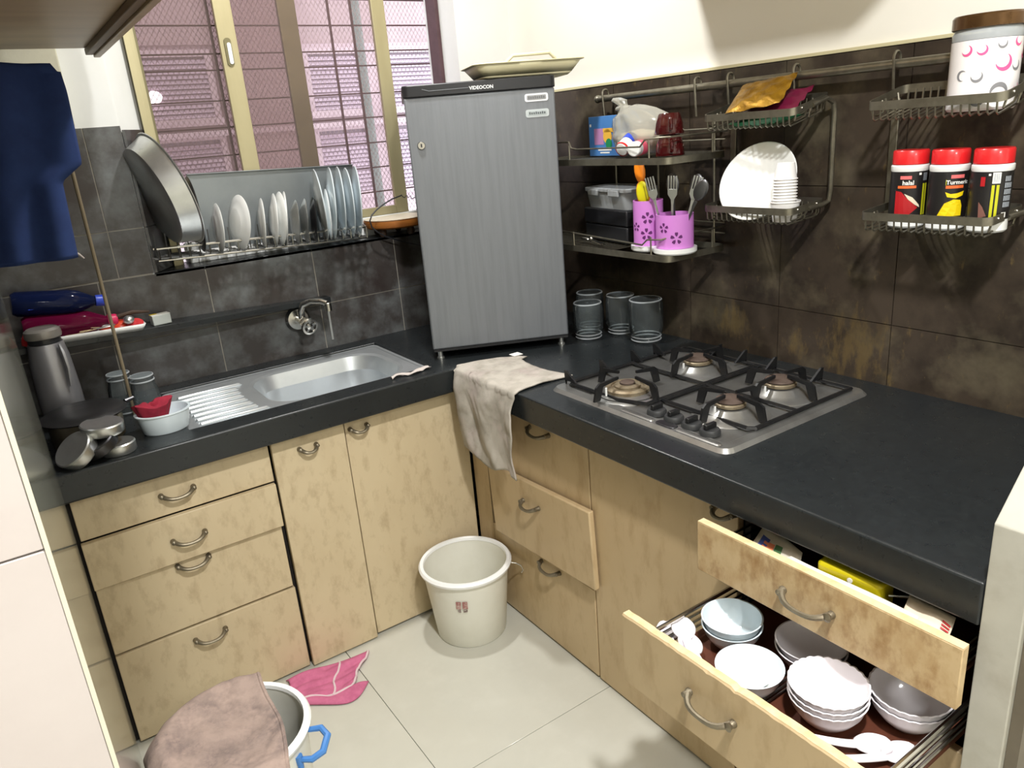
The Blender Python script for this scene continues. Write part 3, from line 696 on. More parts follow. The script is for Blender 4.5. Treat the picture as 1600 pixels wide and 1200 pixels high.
for (x, y, r, kd) in burn:
    R0 = 0.082 if kd else 0.078
    o = MB().lathe([(R0 + 0.014, 0.0073), (R0 + 0.010, 0.0105), (R0 - 0.004, 0.0125), (r + 0.022, 0.020 if not kd else 0.015), (r + 0.008, 0.0305 if not kd else 0.0185), (r - 0.004, 0.030 if not kd else 0.018), (0.0, 0.0295 if not kd else 0.018)], 44).build('burner', M_hob, hb); o.location = (x, y, 0)
    if kd:
        MB().lathe([(r, 0.016), (r, 0.026), (r - 0.006, 0.031), (r - 0.014, 0.031), (r - 0.016, 0.027), (r - 0.024, 0.027), (r - 0.024, 0.033), (0.018, 0.036), (0.0, 0.036)], 36).build('burner_ring', M_brass, o)
        MB().lathe([(0.020, 0.0362), (0.020, 0.0405), (0.017, 0.042), (0.0, 0.042)], 24).build('burner_cap', M_rust, o)
    else:
        MB().lathe([(r - 0.006, 0.030), (r, 0.033), (r, 0.039), (r - 0.004, 0.042), (0.0, 0.042)], 32).build('burner_ring', M_brass, o)
        MB().lathe([(r - 0.006, 0.0422), (r - 0.002, 0.045), (r - 0.004, 0.049), (r - 0.012, 0.051), (0, 0.051)], 32).build('burner_cap', M_rust, o)
    MB().tube([(-r - 0.012, 0.004, 0.018), (-r - 0.012, 0.004, 0.040)], 0.003, 6).build('igniter', M_whitep, o)
# pan supports: two iron grates, one over the far pair and one over the near pair of burners
def grate(y0, y1, cy, cut):
    g = MB(); xa, xb = X0 + 0.046, X1 - 0.040
    pts = rrect(xa, y0, xb, y1, 0.012, 3)
    if cut == 'L':
        pts = [(xb, y1), (xa + 0.012, y1), (xa, y1 - 0.012), (xa, y0 + 0.075), (xa + 0.03, y0), (xb, y0)]
    if cut == 'R':
        pts = [(xb, y1), (xa + 0.075, y1), (xa + 0.075, y1 - 0.02), (xa + 0.075, y0 + 0.012), (xa + 0.087, y0), (xb, y0)]
    g.tube([(p[0], p[1], 0.0155) for p in pts], 0.0055, 6, closed=True)
    g.tube([(0.02, y0, 0.0155), (0.02, y1, 0.0155)], 0.005, 6)
    return g.build('pan_support', M_iron, hb)
gA = grate(0.006, 0.280, 0.11, 'L'); gB = grate(-0.278, -0.002, -0.17, 'R')
fg = MB().prism([(-0.084, -0.002), (-0.076, 0.034), (-0.064, 0.043), (0.0, 0.047), (0.0, 0.040), (-0.052, 0.033), (-0.064, -0.002)], -0.003, 0.003, R(90, 'X'))
finger = None
for gi, (par, bs) in enumerate(((gA, (0, 1)), (gB, (2, 3)))):
    for bi in bs:
        bxx, byy, r, kd = burn[bi]
        for q in range(4):
            ang = q * PI / 2
            if finger is None:
                finger = fg.build('prong', M_iron, par, smooth=0); o = finger
            else: o = share(finger, 'prong', par)
            L = {0: 0.112, 1: 0.105, 2: 0.112, 3: 0.105}[q]
            rr = r * 0.55
            o.location = (bxx - math.cos(ang) * rr, byy - math.sin(ang) * rr, 0.0155); o.rotation_euler = (0, 0, ang)
tip = None
for par, lst in ((gA, [(-0.216, 0.285, 90), (-0.09, 0.285, 90), (0.03, 0.285, 90), (0.12, 0.285, 90), (0.232, 0.14, 0), (0.232, 0.05, 0)]), (gB, [(0.232, -0.05, 0), (0.232, -0.19, 0)])):
    for x, y, a in lst:
        if tip is None:
            tip = MB().prism([(-0.04, 0.006), (0.006, 0.006), (0.006, -0.006), (0.010, 0.034), (0.0, 0.034)], -0.003, 0.003, R(90, 'X')).build('corner_horn', M_iron, par, smooth=0); o = tip
        else: o = share(tip, 'corner_horn', par)
        o.location = (x, y, 0.0155); o.rotation_euler = (0, 0, math.radians(a))
for k, (x, y) in enumerate(((-0.213, -0.060), (-0.222, -0.118), (-0.230, -0.176), (-0.226, -0.232))):
    x = -0.208 - 0.002 * k
    o = MB().lathe([(0.024, 0.0), (0.024, 0.008), (0.021, 0.013), (0.0, 0.013)], 24).build('knob', M_knob, hb); o.location = (x + 0.005, y + 0.014, 0.009)
    MB().box((-0.017, -0.005, 0.013), (0.017, 0.005, 0.026)).build('knob_grip', M_iron, o, bevel=0.002)
MB().prism(rrect(-0.012, -0.030, 0.012, 0.030, 0.010), 0.0092, 0.0122, T(-0.238, -0.113, 0)).build('badge', M_dsteel, hb, bevel=0.001)
for y0, y1 in ((-0.078, 0.035), (-0.280, -0.148)):
    mb = MB(); q = rrect(-0.251, y0, -0.235, y1, 0.007, 4); q2 = rrect(-0.248, y0 + 0.004, -0.238, y1 - 0.004, 0.004, 4)
    ring(q, q2, 0.0100, 0.0125, mb); mb.add([Vector((*p, 0.0115)) for p in q2], [tuple(range(len(q2)))])
    mb.build('pressed_rib', M_hob, hb)
# ------------------------------------------------------------------ glass jars on the counter (upside down)
def glassjar(name, label, x, y, r, h, grp, cat='jar'):
    t = thing(name, label, cat, (x, y, H + 0.0005), 0, grp)
    MB().lathe([(r * 0.80, 0.002), (r * 0.84, 0.010), (r * 0.80, 0.016), (r * 0.84, 0.020), (r * 0.86, 0.024), (r, 0.036), (r, h - 0.018), (r * 0.95, h - 0.006), (r * 0.8, h), (0.0, h - 0.002)], 32).build('glass', G_clear, t)
    for z in (0.008, 0.019): 
        MB().tube([(r * 0.85 * math.cos(2 * PI * k / 28), r * 0.85 * math.sin(2 * PI * k / 28), z) for k in range(28)], 0.0022, 6, True).build('screw_thread', G_film, t)
    MB().tube([(r * 0.9 * math.cos(2 * PI * k / 28), r * 0.9 * math.sin(2 * PI * k / 28), h - 0.003) for k in range(28)], 0.0026, 6, True).build('base_ring', G_film, t)
    return t
G4 = 'upturned glass jars beside the fridge'
glassjar('glass_jar', 'upturned glass jar touching the fridge side, nearest the fridge door', 0.487, -0.062, 0.050, 0.125, G4)
glassjar('glass_jar', 'upturned glass jar at the back, half hidden behind the jar by the fridge', 0.565, 0.02, 0.048, 0.135, G4)
glassjar('glass_jar', 'upturned glass jar in the middle of the group beside the fridge', 0.600, -0.098, 0.050, 0.135, G4)
glassjar('glass_jar', 'upturned glass jar nearest the hob, at the free end of the group', 0.588, -0.232, 0.056, 0.140, G4)
# ------------------------------------------------------------------ towel over the counter corner
cl = thing('dish_towel', 'dirty grey white towel draped over the counter corner in front of the fridge', 'towel', (0.10, -0.17, H))
def towel(u, v):
    # u along the counter edge, v from the back corner on the counter, over the edge and down
    y = -0.014 - 0.328 * u
    back = 0.212 - 0.02 * u - 0.035 * math.sin(u * PI) if u > 0.25 else 0.075 + 0.137 * (u / 0.25) ** 0.6
    Lh = 0.262 - 0.012 * math.sin(u * 9) + 0.012 * (u > 0.9) - 0.05 * max(0, 0.25 - u)
    s = v * (back + Lh)
    n1 = noise.noise(Vector((u * 3.1, v * 2.6, 3.0))); n2 = noise.noise(Vector((u * 8, v * 7, 9.0)))
    if s < back:
        x = back - s; z = H + 0.0045 + 0.006 * abs(n1) + 0.003 * abs(n2)
        y2 = y + 0.012 * math.sin(v * 7)
    else:
        q = s - back; k = min(1, q / 0.06)
        fold = 0.010 * (0.5 + 0.5 * math.sin(u * 13 + 1.2 * math.sin(q * 16))) + 0.012 * abs(n1) + 0.004 * abs(n2)
        x = -0.0065 - fold * k - 0.008 * math.sin(k * PI / 2); z = H + 0.003 - q
        y2 = -0.17 + (y + 0.17) * (1 - 0.13 * min(1, q / 0.2)) + 0.004 * math.sin(q * 40)
        if q < 0.012: x = -0.004 - 0.9 * q; z = H + 0.004 - q * 0.5
    return (x, y2, z)
MB().grid(towel, 50, 64).build('cloth', M_towel, cl, world=True, solid=0.004, smooth=80)
MB().box((0.172, -0.075, H + 0.012), (0.205, -0.045, H + 0.0135)).build('care_label', M_paperw, cl, world=True)
tag(MB().grid(lambda u, v: (-0.195 + 0.135 * u, 0.045 + (0.014 + 0.016 * u * abs(math.sin(u * 6))) * v + 0.008 * math.sin(u * 9), H + 0.002 + 0.007 * abs(math.sin(u * 8 + v * 3))), 24, 4).build('paper_scrap', M_towelin, solid=0.0012), 'crumpled strip of white paper on the counter edge by the sink', 'paper')
# ------------------------------------------------------------------ dish rack in the window and its plates
dr = thing('dish_rack', 'steel wire dish rack with a sheet back standing on the window sill', 'rack', (-0.348, 0.582, 1.2305), rot=(0, math.radians(2.2), 0))
rx = 0.346
for z, y, r in ((0.002, -0.052, 0.0038), (0.038, -0.050, 0.0042)):
    MB().tube([(-rx, y + 0.012, z), (-rx + 0.006, y, z), (rx - 0.006, y, z), (rx, y + 0.012, z)], r, 8).build('front_rail', M_chrome, dr)
up = MB().tube([(0, -0.051, 0.002), (0, -0.050, 0.038)], 0.0021, 6).build('upright', M_chrome, dr); up.location = (-rx + 0.012, 0, 0)
for k in range(1, 24): share(up, 'upright', dr, (-rx + 0.012 + k * 0.0295, 0, 0))
pr = MB().tube([(0, -0.022, 0.008), (0, -0.020, 0.080)], 0.0020, 6).build('divider_prong', M_dwire, dr); pr.location = (-rx + 0.01, 0, 0)
for k in range(1, 22): share(pr, 'divider_prong', dr, (-rx + 0.01 + k * 0.0315, 0, 0))
for y in (-0.03, 0.0, 0.03, 0.06, 0.086): MB().tube([(-rx, y, 0.006), (rx, y, 0.006)], 0.0024, 6).build('base_wire', M_dwire, dr)
mb = MB()
for k in range(24): mb.tube([(-rx + 0.012 + k * 0.0295, -0.05, 0.004), (-rx + 0.012 + k * 0.0295, 0.088, 0.004)], 0.0018, 5)
stuff(mb.build('cross_wires', M_dwire, dr))
MB().box((-0.190, 0.0895, -0.010), (rx + 0.03, 0.091, 0.245)).box((-0.190, 0.080, 0.245), (rx + 0.03, 0.091, 0.248)).build('back_panel', mat('dull sheet metal', (134, 140, 142), 0.45, 0.6, spots=(112, 118, 122), scale=5), dr, bevel=0.0006)
for s in (-1, 1): MB().tube([(s * rx, -0.045, 0.038), (s * rx, 0.02, 0.05), (s * rx, 0.095, 0.14)], 0.003, 6).build('end_wire', M_chrome, dr)
for xx, hh in ((-rx + 0.01, 0.037), (rx - 0.01, 0.0105)):
    MB().lathe([(0.006, -hh), (0.006, 0.001)], 10, T(xx, 0.03, 0), cap0=True, cap1=True).build('foot', M_black, dr)
def plateprof(R_, d, t=0.004, foot=0.5):
    return [(0.0, 0.0), (R_ * foot, 0.0), (R_ * foot + 0.004, 0.002), (R_ * 0.75, d * 0.55), (R_ - 0.002, d), (R_, d + t * 0.5), (R_ - 0.003, d + t), (R_ * 0.73, d * 0.55 + t), (R_ * foot, t + 0.001), (0.0, t)]
def plate(label, x, y, z, R_, d, yaw, lean, m, grp, name='dinner_plate', cat='plate'):
    """standing plate: its face looks along +x before yaw; lean tips the top towards -x"""
    o = MB().lathe(plateprof(R_, d), 40).build(name, m)
    o.matrix_world = T(x, y, z + R_ * math.cos(math.radians(lean))) @ R(yaw, 'Z') @ R(90 - lean, 'Y')
    return tag(o, label, cat, grp)
GP = 'white plates in the dish rack'
def zr(x): return 1.2365 + (-0.348 - x) * 0.0384
plate('small white plate standing alone in the rack, second dish from the dark tray', -0.502, 0.560, zr(-0.50), 0.076, 0.012, -3, -4, M_whitep, GP)
plate('small white plate turned most towards the room in the rack', -0.436, 0.560, zr(-0.44), 0.087, 0.014, 7, -8, M_whitep, GP)
plate('narrow white plate right of the one turned towards the room', -0.360, 0.560, zr(-0.36), 0.079, 0.009, -11, -6, M_whitep, GP)
plate('white plate in the close pair left of the steel dishes, left one of the pair', -0.320, 0.560, zr(-0.32), 0.085, 0.010, -11, -7, M_whitep, GP)
plate('white plate in the close pair left of the steel dishes, wider right one', -0.302, 0.560, zr(-0.30), 0.087, 0.012, -5, -7, M_whitep, GP)
plate('thin white plate leaning against the steel dishes', -0.282, 0.562, zr(-0.28), 0.087, 0.008, -14, -7, M_whitep, GP)
GS = 'steel plates in the dish rack'
plate('small steel plate with a tall rim next to the thin white plate', -0.254, 0.560, zr(-0.25), 0.072, 0.016, -13, -6, M_steel, GS, 'steel_plate')
plate('small steel plate in the middle of the steel ones', -0.223, 0.560, zr(-0.22), 0.073, 0.016, -14, -6, M_steel, GS, 'steel_plate')
plate('dark steel plate right before the big white plates', -0.188, 0.560, zr(-0.19), 0.070, 0.012, -16, -6, M_dsteel, GS, 'steel_plate')
GL = 'big white plates at the right end of the rack'
for lab, x, R_, lean, yaw in (('big white plate leaning left, first of the big ones beside the steel dishes', -0.160, 0.118, 2, -14), ('low white plate tucked between the two first big plates', -0.138, 0.085, -2, -16), ('tall upright white plate behind the low tucked one', -0.120, 0.120, -4, -15),
                        ('big white plate in the middle of the big ones, leaning left', -0.088, 0.120, -3, -15), ('big white plate leaning left under the last upright pair', -0.058, 0.117, -2, -14), ('tall white plate standing almost upright at the rack end', -0.028, 0.120, -4, -16)):
    plate(lab, x, 0.550, zr(x), R_, 0.009, yaw, lean, M_bluew if R_ > 0.1 else M_whitep, GL)
# large steel tray leaning at the left end, dark tray next to it
th = MB().lathe([(0.0, 0.0), (0.138, 0.0), (0.146, 0.004), (0.165, 0.056), (0.172, 0.058), (0.173, 0.060), (0.164, 0.060), (0.144, 0.008), (0.137, 0.003), (0.0, 0.003)], 56).build('steel_tray', M_steel)
th.matrix_world = T(-0.668, 0.530, 1.432) @ R(8, 'Z') @ R(90 - 16, 'Y')
tag(th, 'large deep round steel tray leaning against the left window reveal', 'tray')
th = MB().lathe(plateprof(0.116, 0.012, 0.003), 44).build('steel_tray', M_dsteel)
th.matrix_world = T(-0.563, 0.560, 1.366) @ R(-4, 'Z') @ R(90 - 1, 'Y')
tag(th, 'flat dark steel tray standing between the deep tray and the white plates', 'tray')
# rolling board and black wire at the right end of the sill
rb = thing('rolling_board', 'round wooden rolling board lying floured on the sill behind the fridge', 'board', (0.150, 0.618, SILL))
MB().lathe([(0.0, 0.028), (0.100, 0.028), (0.112, 0.034), (0.115, 0.044), (0.114, 0.056), (0.0, 0.0562)], 40).build('rim', M_wood, rb)
MB().lathe([(0.0, 0.0565), (0.108, 0.0565), (0.112, 0.0605), (0.104, 0.0625), (0.0, 0.063)], 40).build('board_top', M_flour, rb)
for a in (205, 290, 60, 130):
    MB().lathe([(0.010, 0.0), (0.014, 0.008), (0.014, 0.020), (0.010, 0.029)], 12, T(0.075 * math.cos(math.radians(a)), 0.075 * math.sin(math.radians(a)), 0), cap0=True).build('foot', M_woodD, rb)
wpts = [(0.156, 0.545, 1.345), (0.114, 0.543, 1.336), (0.082, 0.541, 1.324), (0.05, 0.540, 1.308), (0.028, 0.540, 1.291), (0.018, 0.540, 1.273), (0.022, 0.540, 1.25), (0.043, 0.541, 1.229), (0.075, 0.543, 1.208), (0.114, 0.545, 1.191), (0.163, 0.546, 1.173), (0.215, 0.548, 1.157)]
wire = thing('black_wire', 'thin black wire looped between the dish rack and the fridge', 'wire', (0.1, 0.545, 1.2))
MB().tube(wpts, 0.0026, 6).build('loop', M_black, wire, world=True)
MB().tube([(0.156, 0.545, 1.341), (0.165, 0.545, 1.335), (0.174, 0.545, 1.343), (0.180, 0.545, 1.333), (0.189, 0.545, 1.339), (0.192, 0.545, 1.327), (0.204, 0.545, 1.331), (0.216, 0.546, 1.326)], 0.0017, 5).build('curl', M_black, wire, world=True)
# ------------------------------------------------------------------ stone shelf over the sink and the tap
sh = thing('stone_shelf', 'narrow black stone shelf fixed to the tiles above the sink', 'shelf', (-0.6, 0.55, 1.04))
sp = [(-1.103, 0.5795), (-1.103, 0.470), (-0.80, 0.480), (-0.168, 0.540), (-0.168, 0.5795)]
mb = MB(); tz = lambda x: 1.036 + (-0.168 - x) * 0.040
vs = [Vector((x, y, tz(x) - 0.018)) for x, y in sp] + [Vector((x, y, tz(x))) for x, y in sp]; n = 5
mb.add(vs, [(4, 3, 2, 1, 0), (5, 6, 7, 8, 9)] + [(i, (i + 1) % n, n + (i + 1) % n, n + i) for i in range(n)])
mb.build('slab', M_granite, sh, world=True, bevel=0.0015, smooth=0)
MB().box((-0.174, 0.5765, 0.875), (-0.167, 0.5797, 1.030)).build('sealant_line', mk('grey sealant', (150, 152, 150), 0.6), sh, world=True)
tp = thing('wall_tap', 'chrome wall tap with a round cross handle above the sink', 'tap', (-0.285, 0.5795, 0.975))
tp.scale = (1.18, 1.18, 1.18)
MB().lathe([(0.037, 0.0), (0.037, 0.004), (0.030, 0.012), (0.012, 0.014)], 28, R(90, 'X'), cap0=True).build('flange', M_chrome, tp)
MB().tube([(0, -0.008, 0), (0, -0.030, 0), (0, -0.060, 0)], [0.012, 0.012, 0.014], 16).build('body', M_chrome, tp)
MB().tube([(0, -0.046, 0.004), (0, -0.048, 0.030), (0.006, -0.060, 0.050), (0.024, -0.082, 0.060), (0.046, -0.104, 0.058), (0.056, -0.114, 0.052)], [0.010, 0.010, 0.0095, 0.009, 0.009, 0.009], 14).build('spout', M_chrome, tp)
MB().lathe([(0.010, 0.0), (0.010, 0.022), (0.008, 0.024)], 18, T(0.058, -0.116, 0.030), cap0=True, cap1=True).build('aerator', M_chrome, tp)
hd = MB().lathe([(0.010, 0.0), (0.010, 0.016)], 16, cap0=True).lathe([(0.024, 0.016), (0.026, 0.020), (0.024, 0.025), (0.0185, 0.026), (0.0185, 0.018), (0.024, 0.016)], 30).lathe([(0.0, 0.016), (0.008, 0.016), (0.009, 0.024), (0.0, 0.027)], 16)
for k in range(5): hd.box((0.006, -0.0035, 0.017), (0.021, 0.0035, 0.024), R(72 * k + 20, 'Z'))
o = hd.build('handle', M_chrome, tp); o.matrix_local = T(0.006, -0.052, -0.008) @ R(105, 'X') @ R(10, 'Y')
# ------------------------------------------------------------------ things on the stone shelf
ty = lambda x: tz(x) + 0.0008
tra = thing('long_tray', 'long white shallow tray on the stone shelf under the bottles', 'tray', (-0.93, 0.508, ty(-0.93)), 0, None, (0, math.radians(2.2), math.radians(1)))
mb = MB(); q0 = rrect(-0.150, -0.040, 0.150, 0.034, 0.010, 4); q1 = rrect(-0.158, -0.048, 0.158, 0.042, 0.014, 4)
mb.add([Vector((*p, 0.001)) for p in q0], [tuple(range(len(q0)))]); ring(q0, q1, 0.001, 0.018, mb)
mb.build('tray_shell', M_whitep, tra, solid=0.003)
def bottle(name, label, loc, rot, r, L, gm, capm, ribs, cat='bottle'):
    t = thing(name, label, cat, loc, 0, None, rot)
    f = (lambda rr, z, a: rr * (1 + 0.05 * math.cos(8 * a) * (0.02 < z < L * 0.7))) if ribs else None
    MB().lathe([(0.0, 0.0), (r * 0.8, 0.0), (r, 0.012), (r, L * 0.62), (r * 0.9, L * 0.72), (r * 0.5, L * 0.86), (r * 0.38, L * 0.90), (r * 0.38, L * 0.95), (0.0, L * 0.95)], 40, fn=f).build('shell', gm, t)
    MB().lathe([(r * 0.46, L * 0.91), (r * 0.48, L * 1.0), (r * 0.42, L * 1.02), (0.0, L * 1.02)], 24, cap0=True).build('cap', capm, t)
    return t
bottle('plastic_bottle', 'blue plastic bottle lying on its side on top of the magenta bottle', (-1.088, 0.505, ty(-1.0) + 0.122), (0, math.radians(98), math.radians(3)), 0.035, 0.228, G_blue, M_capblue, False)
bottle('plastic_bottle', 'magenta ribbed plastic bottle lying in the white tray', (-1.078, 0.500, ty(-1.0) + 0.050), (0, math.radians(95), math.radians(2)), 0.036, 0.235, G_pink, mk('magenta cap', (196, 34, 84), 0.4), True)
def heap(name, label, cat, c, s, m, seed=1, fl=0.35, rz=0):
    mb = MB(); rnd = random.Random(seed); ph = [rnd.uniform(0, 6) for _ in range(6)]
    def fn(u, v):
        a = 2 * PI * u; rr = math.sin(PI * v * 0.5)
        k = 1 + 0.12 * math.sin(3 * a + ph[0]) + 0.08 * math.sin(5 * a + ph[1] + v * 4)
        z = (math.cos(PI * v * 0.5)) * (1 + 0.18 * math.sin(4 * a + ph[2]) * rr)
        return (c[0] + s[0] * k * rr * math.cos(a), c[1] + s[1] * k * rr * math.sin(a), c[2] + s[2] * z)
    mb.grid(fn, 28, 10)
    return tag(mb.build(name, m, smooth=80), label, cat)
heap('red_pouch', 'crumpled red plastic pouch at the wall end of the white tray', 'pouch', (-1.062, 0.455, ty(-1.0) + 0.014), (0.030, 0.024, 0.040), M_redp, 4)
heap('red_pouch', 'orange red packet lying flat in the white tray', 'packet', (-0.845, 0.515, ty(-0.85) + 0.008), (0.046, 0.024, 0.026), mk('orange red film', (206, 66, 40), 0.3), 6)
heap('sponge', 'red scrubbing sponge at the free end of the white tray', 'sponge', (-0.800, 0.500, ty(-0.8) + 0.010), (0.026, 0.020, 0.022), mk('scrub red', (180, 40, 44), 0.8), 8)
st = thing('strainer', 'small steel strainer with a dark handle lying across the white tray', 'strainer', (-0.825, 0.490, ty(-0.82) + 0.034))
MB().ball((0.012, -0.010, 0.0), 0.016, 8, (1, 1, 0.8)).build('bowl', M_steel, st)
MB().tube([(-0.045, 0.010, 0.004), (-0.01, 0.012, 0.012), (0.03, 0.016, 0.016), (0.075, 0.022, 0.008)], [0.004, 0.006, 0.006, 0.004], 8).build('handle', M_woodD, st)
MB().tube([(-0.055 + 0.028 * math.cos(a * PI / 8) , -0.012 + 0.014 * math.sin(a * PI / 8), -0.006) for a in range(16)], 0.002, 6, True).build('wire_ring', M_steel, st)
tg = None
for k, (x, y, a) in enumerate(((-0.950, 0.476, 14), (-0.935, 0.474, -10), (-0.915, 0.478, 24), (-0.965, 0.478, 3), (-0.925, 0.480, -22))):
    o = MB().tube([(-0.034, 0, 0), (0.034, 0, 0)], 0.0011, 5).build('toothpick', M_ply)
    o.location = (x, y, ty(x) + 0.016 + 0.003 * k); o.rotation_euler = (0, math.radians(-6 if k % 2 else 4), math.radians(a))
    tag(o, 'pale wooden toothpick loose on the front of the white tray', 'toothpick', 'loose toothpicks on the white tray')
mt = thing('soap_box', 'small white and yellow box on the stone shelf beside the tray end', 'box', (-0.722, 0.520, ty(-0.722)), math.radians(8))
MB().box((-0.027, -0.016, 0.0), (0.027, 0.016, 0.030)).build('carton', mk('box grey', (176, 182, 178), 0.5), mt, bevel=0.002)
MB().box((-0.027, -0.016, 0.0302), (0.027, 0.016, 0.0312)).build('top_label', M_paperw, mt)
MB().box((-0.027, 0.002, 0.0314), (-0.006, 0.016, 0.0318)).build('yellow_print', M_lyel, mt)
# ------------------------------------------------------------------ counter, left end
tf_ = thing('vacuum_flask', 'silver grey vacuum flask at the back left end of the counter', 'flask', (-1.036, 0.405, H + 0.0005))
MB().lathe([(0.0, 0.0), (0.052, 0.0), (0.056, 0.006), (0.055, 0.10), (0.050, 0.20), (0.043, 0.240), (0.0, 0.241)], 36).build('body', M_thermos, tf_)
MB().lathe([(0.040, 0.2415), (0.040, 0.254), (0.0, 0.255)], 28).build('neck_gap', M_black, tf_)
MB().lathe([(0.044, 0.2555), (0.046, 0.262), (0.044, 0.276), (0.036, 0.282), (0.0, 0.283)], 32, cap0=True).build('lid', mk('flask lid', (140, 136, 130), 0.35, metal=0.3), tf_)
MB().tube([(0.030, -0.044, 0.238), (0.034, -0.050, 0.215), (0.036, -0.052, 0.17), (0.030, -0.054, 0.12)], [0.004, 0.008, 0.007, 0.003], 8).build('spout_ridge', M_thermos, tf_)
pt = thing('steel_pot', 'lidded stainless steel pot behind the stacked tins at the counter end', 'pot', (-1.000, 0.205, H + 0.0005))
MB().lathe([(0.0, 0.0), (0.076, 0.0), (0.086, 0.008), (0.088, 0.070), (0.096, 0.074)], 40).build('body', mat('soot marked steel', (168, 160, 140), 0.3, 0.9, spots=(120, 104, 66), scale=9, amount=0.7), pt)
MB().lathe([(0.102, 0.075), (0.104, 0.078), (0.092, 0.086), (0.05, 0.088), (0.0, 0.090)], 40, cap0=True).build('lid', M_dsteel, pt)
MB().tube([(0.102, 0.02, 0.078), (0.125, 0.03, 0.080)], [0.006, 0.005], 8).build('lug', M_dsteel, pt)
def tin(label, c, r, h, rot, m=M_steel):
    o = MB().lathe([(0.0, 0.0), (r - 0.002, 0.0), (r, 0.003), (r, h - 0.003), (r - 0.003, h), (r * 0.6, h - 0.0015), (0.0, h - 0.001)], 40).build('steel_tin', m)
    o.matrix_world = T(*c) @ rot
    return tag(o, label, 'tin', 'steel tins at the counter end')
tin('round steel tin leaning on its edge at the very left, its flat top facing out', (-1.034, 0.052, H + 0.022), 0.050, 0.030, R(10, 'Z') @ R(-38, 'Y') @ R(12, 'X'))
tin('round steel tin lying on top of the other tins', (-0.975, 0.075, H + 0.056), 0.050, 0.026, R(4, 'Y') @ R(3, 'X'))
tin('round steel tin under the top one, tilted between the leaning and the standing tin', (-0.985, 0.052, H + 0.022), 0.044, 0.026, R(-26, 'Y') @ R(6, 'X'), M_dsteel)
tin('round steel tin flat on the counter nearest the white bowl', (-0.952, 0.058, H + 0.0005), 0.042, 0.027, R(0, 'Y'))
def tumbler(label, x, y, r, h):
    t = thing('glass_jar', label, 'jar', (x, y, H + 0.0005), 0, 'upturned glass jars on the drainboard end')
    MB().lathe([(r, 0.0), (r, h * 0.4), (r * 0.96, h * 0.62), (r * 0.80, h * 0.80), (r * 0.80, h * 0.97), (r * 0.76, h), (0.0, h)], 30).build('glass', G_clear, t)
    for zz, rr in ((0.002, r), (h * 0.965, r * 0.8), (h * 0.84, r * 0.82)):
        MB().tube([(rr * math.cos(2 * PI * k / 26), rr * math.sin(2 * PI * k / 26), zz + 0.002) for k in range(26)], 0.0024, 6, True).build('ring', G_film, t)
    MB().lathe([(r * 0.74, h * 0.985), (0.0, h * 0.99)], 26).build('base', G_film, t)
    return t
tumbler('upturned glass jar standing further back, behind the brown rod', -0.885, 0.392, 0.037, 0.118)
tumbler('upturned glass jar standing nearer the white bowl with the red cloth', -0.832, 0.340, 0.038, 0.110)
bw = thing('plastic_bowl', 'white oval plastic bowl on the drainboard corner holding a red cloth', 'bowl', (-0.823, 0.140, H + 0.0005), math.radians(4))
MB().lathe([(0.0, 0.002), (0.046, 0.002), (0.050, 0.0), (0.053, 0.004), (0.060, 0.050), (0.064, 0.052), (0.064, 0.055), (0.058, 0.055), (0.051, 0.008), (0.0, 0.006)], 44, Matrix.Diagonal((1.12, 0.92, 1, 1))).build('shell', M_bluew, bw)
rc = MB()
def redf(u, v):
    a = 2 * PI * u
    r0 = (0.024 + 0.022 * v) * (1 + 0.14 * math.sin(3 * a + 1) + 0.08 * math.sin(7 * a))
    return (-0.846 + r0 * math.cos(a) * 1.05, 0.150 + r0 * math.sin(a) * 0.7, H + 0.016 + 0.060 * v + 0.008 * math.sin(2 * a + 0.6) * v)
rc.grid(redf, 36, 8)
rc.grid(lambda u, v: (lambda p: (-0.846 + (p[0] + 0.846) * (1 - v), 0.150 + (p[1] - 0.150) * (1 - v), p[2] - 0.006 * math.sin(v * 9) * v))(redf(u, 1)), 36, 6)
tag(rc.build('red_cloth', M_redc, smooth=80), 'dark red rag bunched up in the white bowl', 'cloth')
tag(MB().tube([(-0.872, 0.338, H + 0.0005), (-0.872, 0.338, 1.62)], [0.0046, 0.0052], 10).build('bamboo_rod', M_pole), 'thin brown rod standing upright on the counter behind the white bowl', 'rod')
# blue cloth hanging from the overhead cabinet
bc = thing('blue_cloth', 'navy blue cloth hanging down in front of the left wall under the overhead cabinet', 'cloth', (-0.96, 0.19, 1.79))
def bluef(u, v):
    xr = -0.850 - 0.020 * v - (0.050 if v > 0.60 else 0.050 * max(0, (v - 0.52) / 0.08)) + 0.026 * math.exp(-((v - 0.05) / 0.08) ** 2) * -0.2
    if v < 0.06: xr -= 0.020 * (1 - v / 0.06)
    xl = -1.094
    x = xl + (xr - xl) * u
    y = 0.20 + 0.010 * math.sin(u * 11 + v * 2) + 0.012 * math.sin(u * 5 + 1) * v
    return (x, y, 1.782 - 0.458 * v - 0.012 * u * (v < 0.06))
MB().grid(bluef, 36, 44).build('cloth', M_blue, bc, world=True, solid=0.004, smooth=80)
MB().tube([(-1.1075, 0.20, 1.790), (-1.080, 0.20, 1.782), (-1.070, 0.20, 1.776)], 0.004, 6).build('hook', M_rack, bc, world=True)
MB().tube([(-0.926, 0.212, 1.338), (-0.915, 0.212, 1.330), (-0.906, 0.214, 1.318)], [0.004, 0.003, 0.002], 6).build('drawstring', M_wtile, bc, world=True)
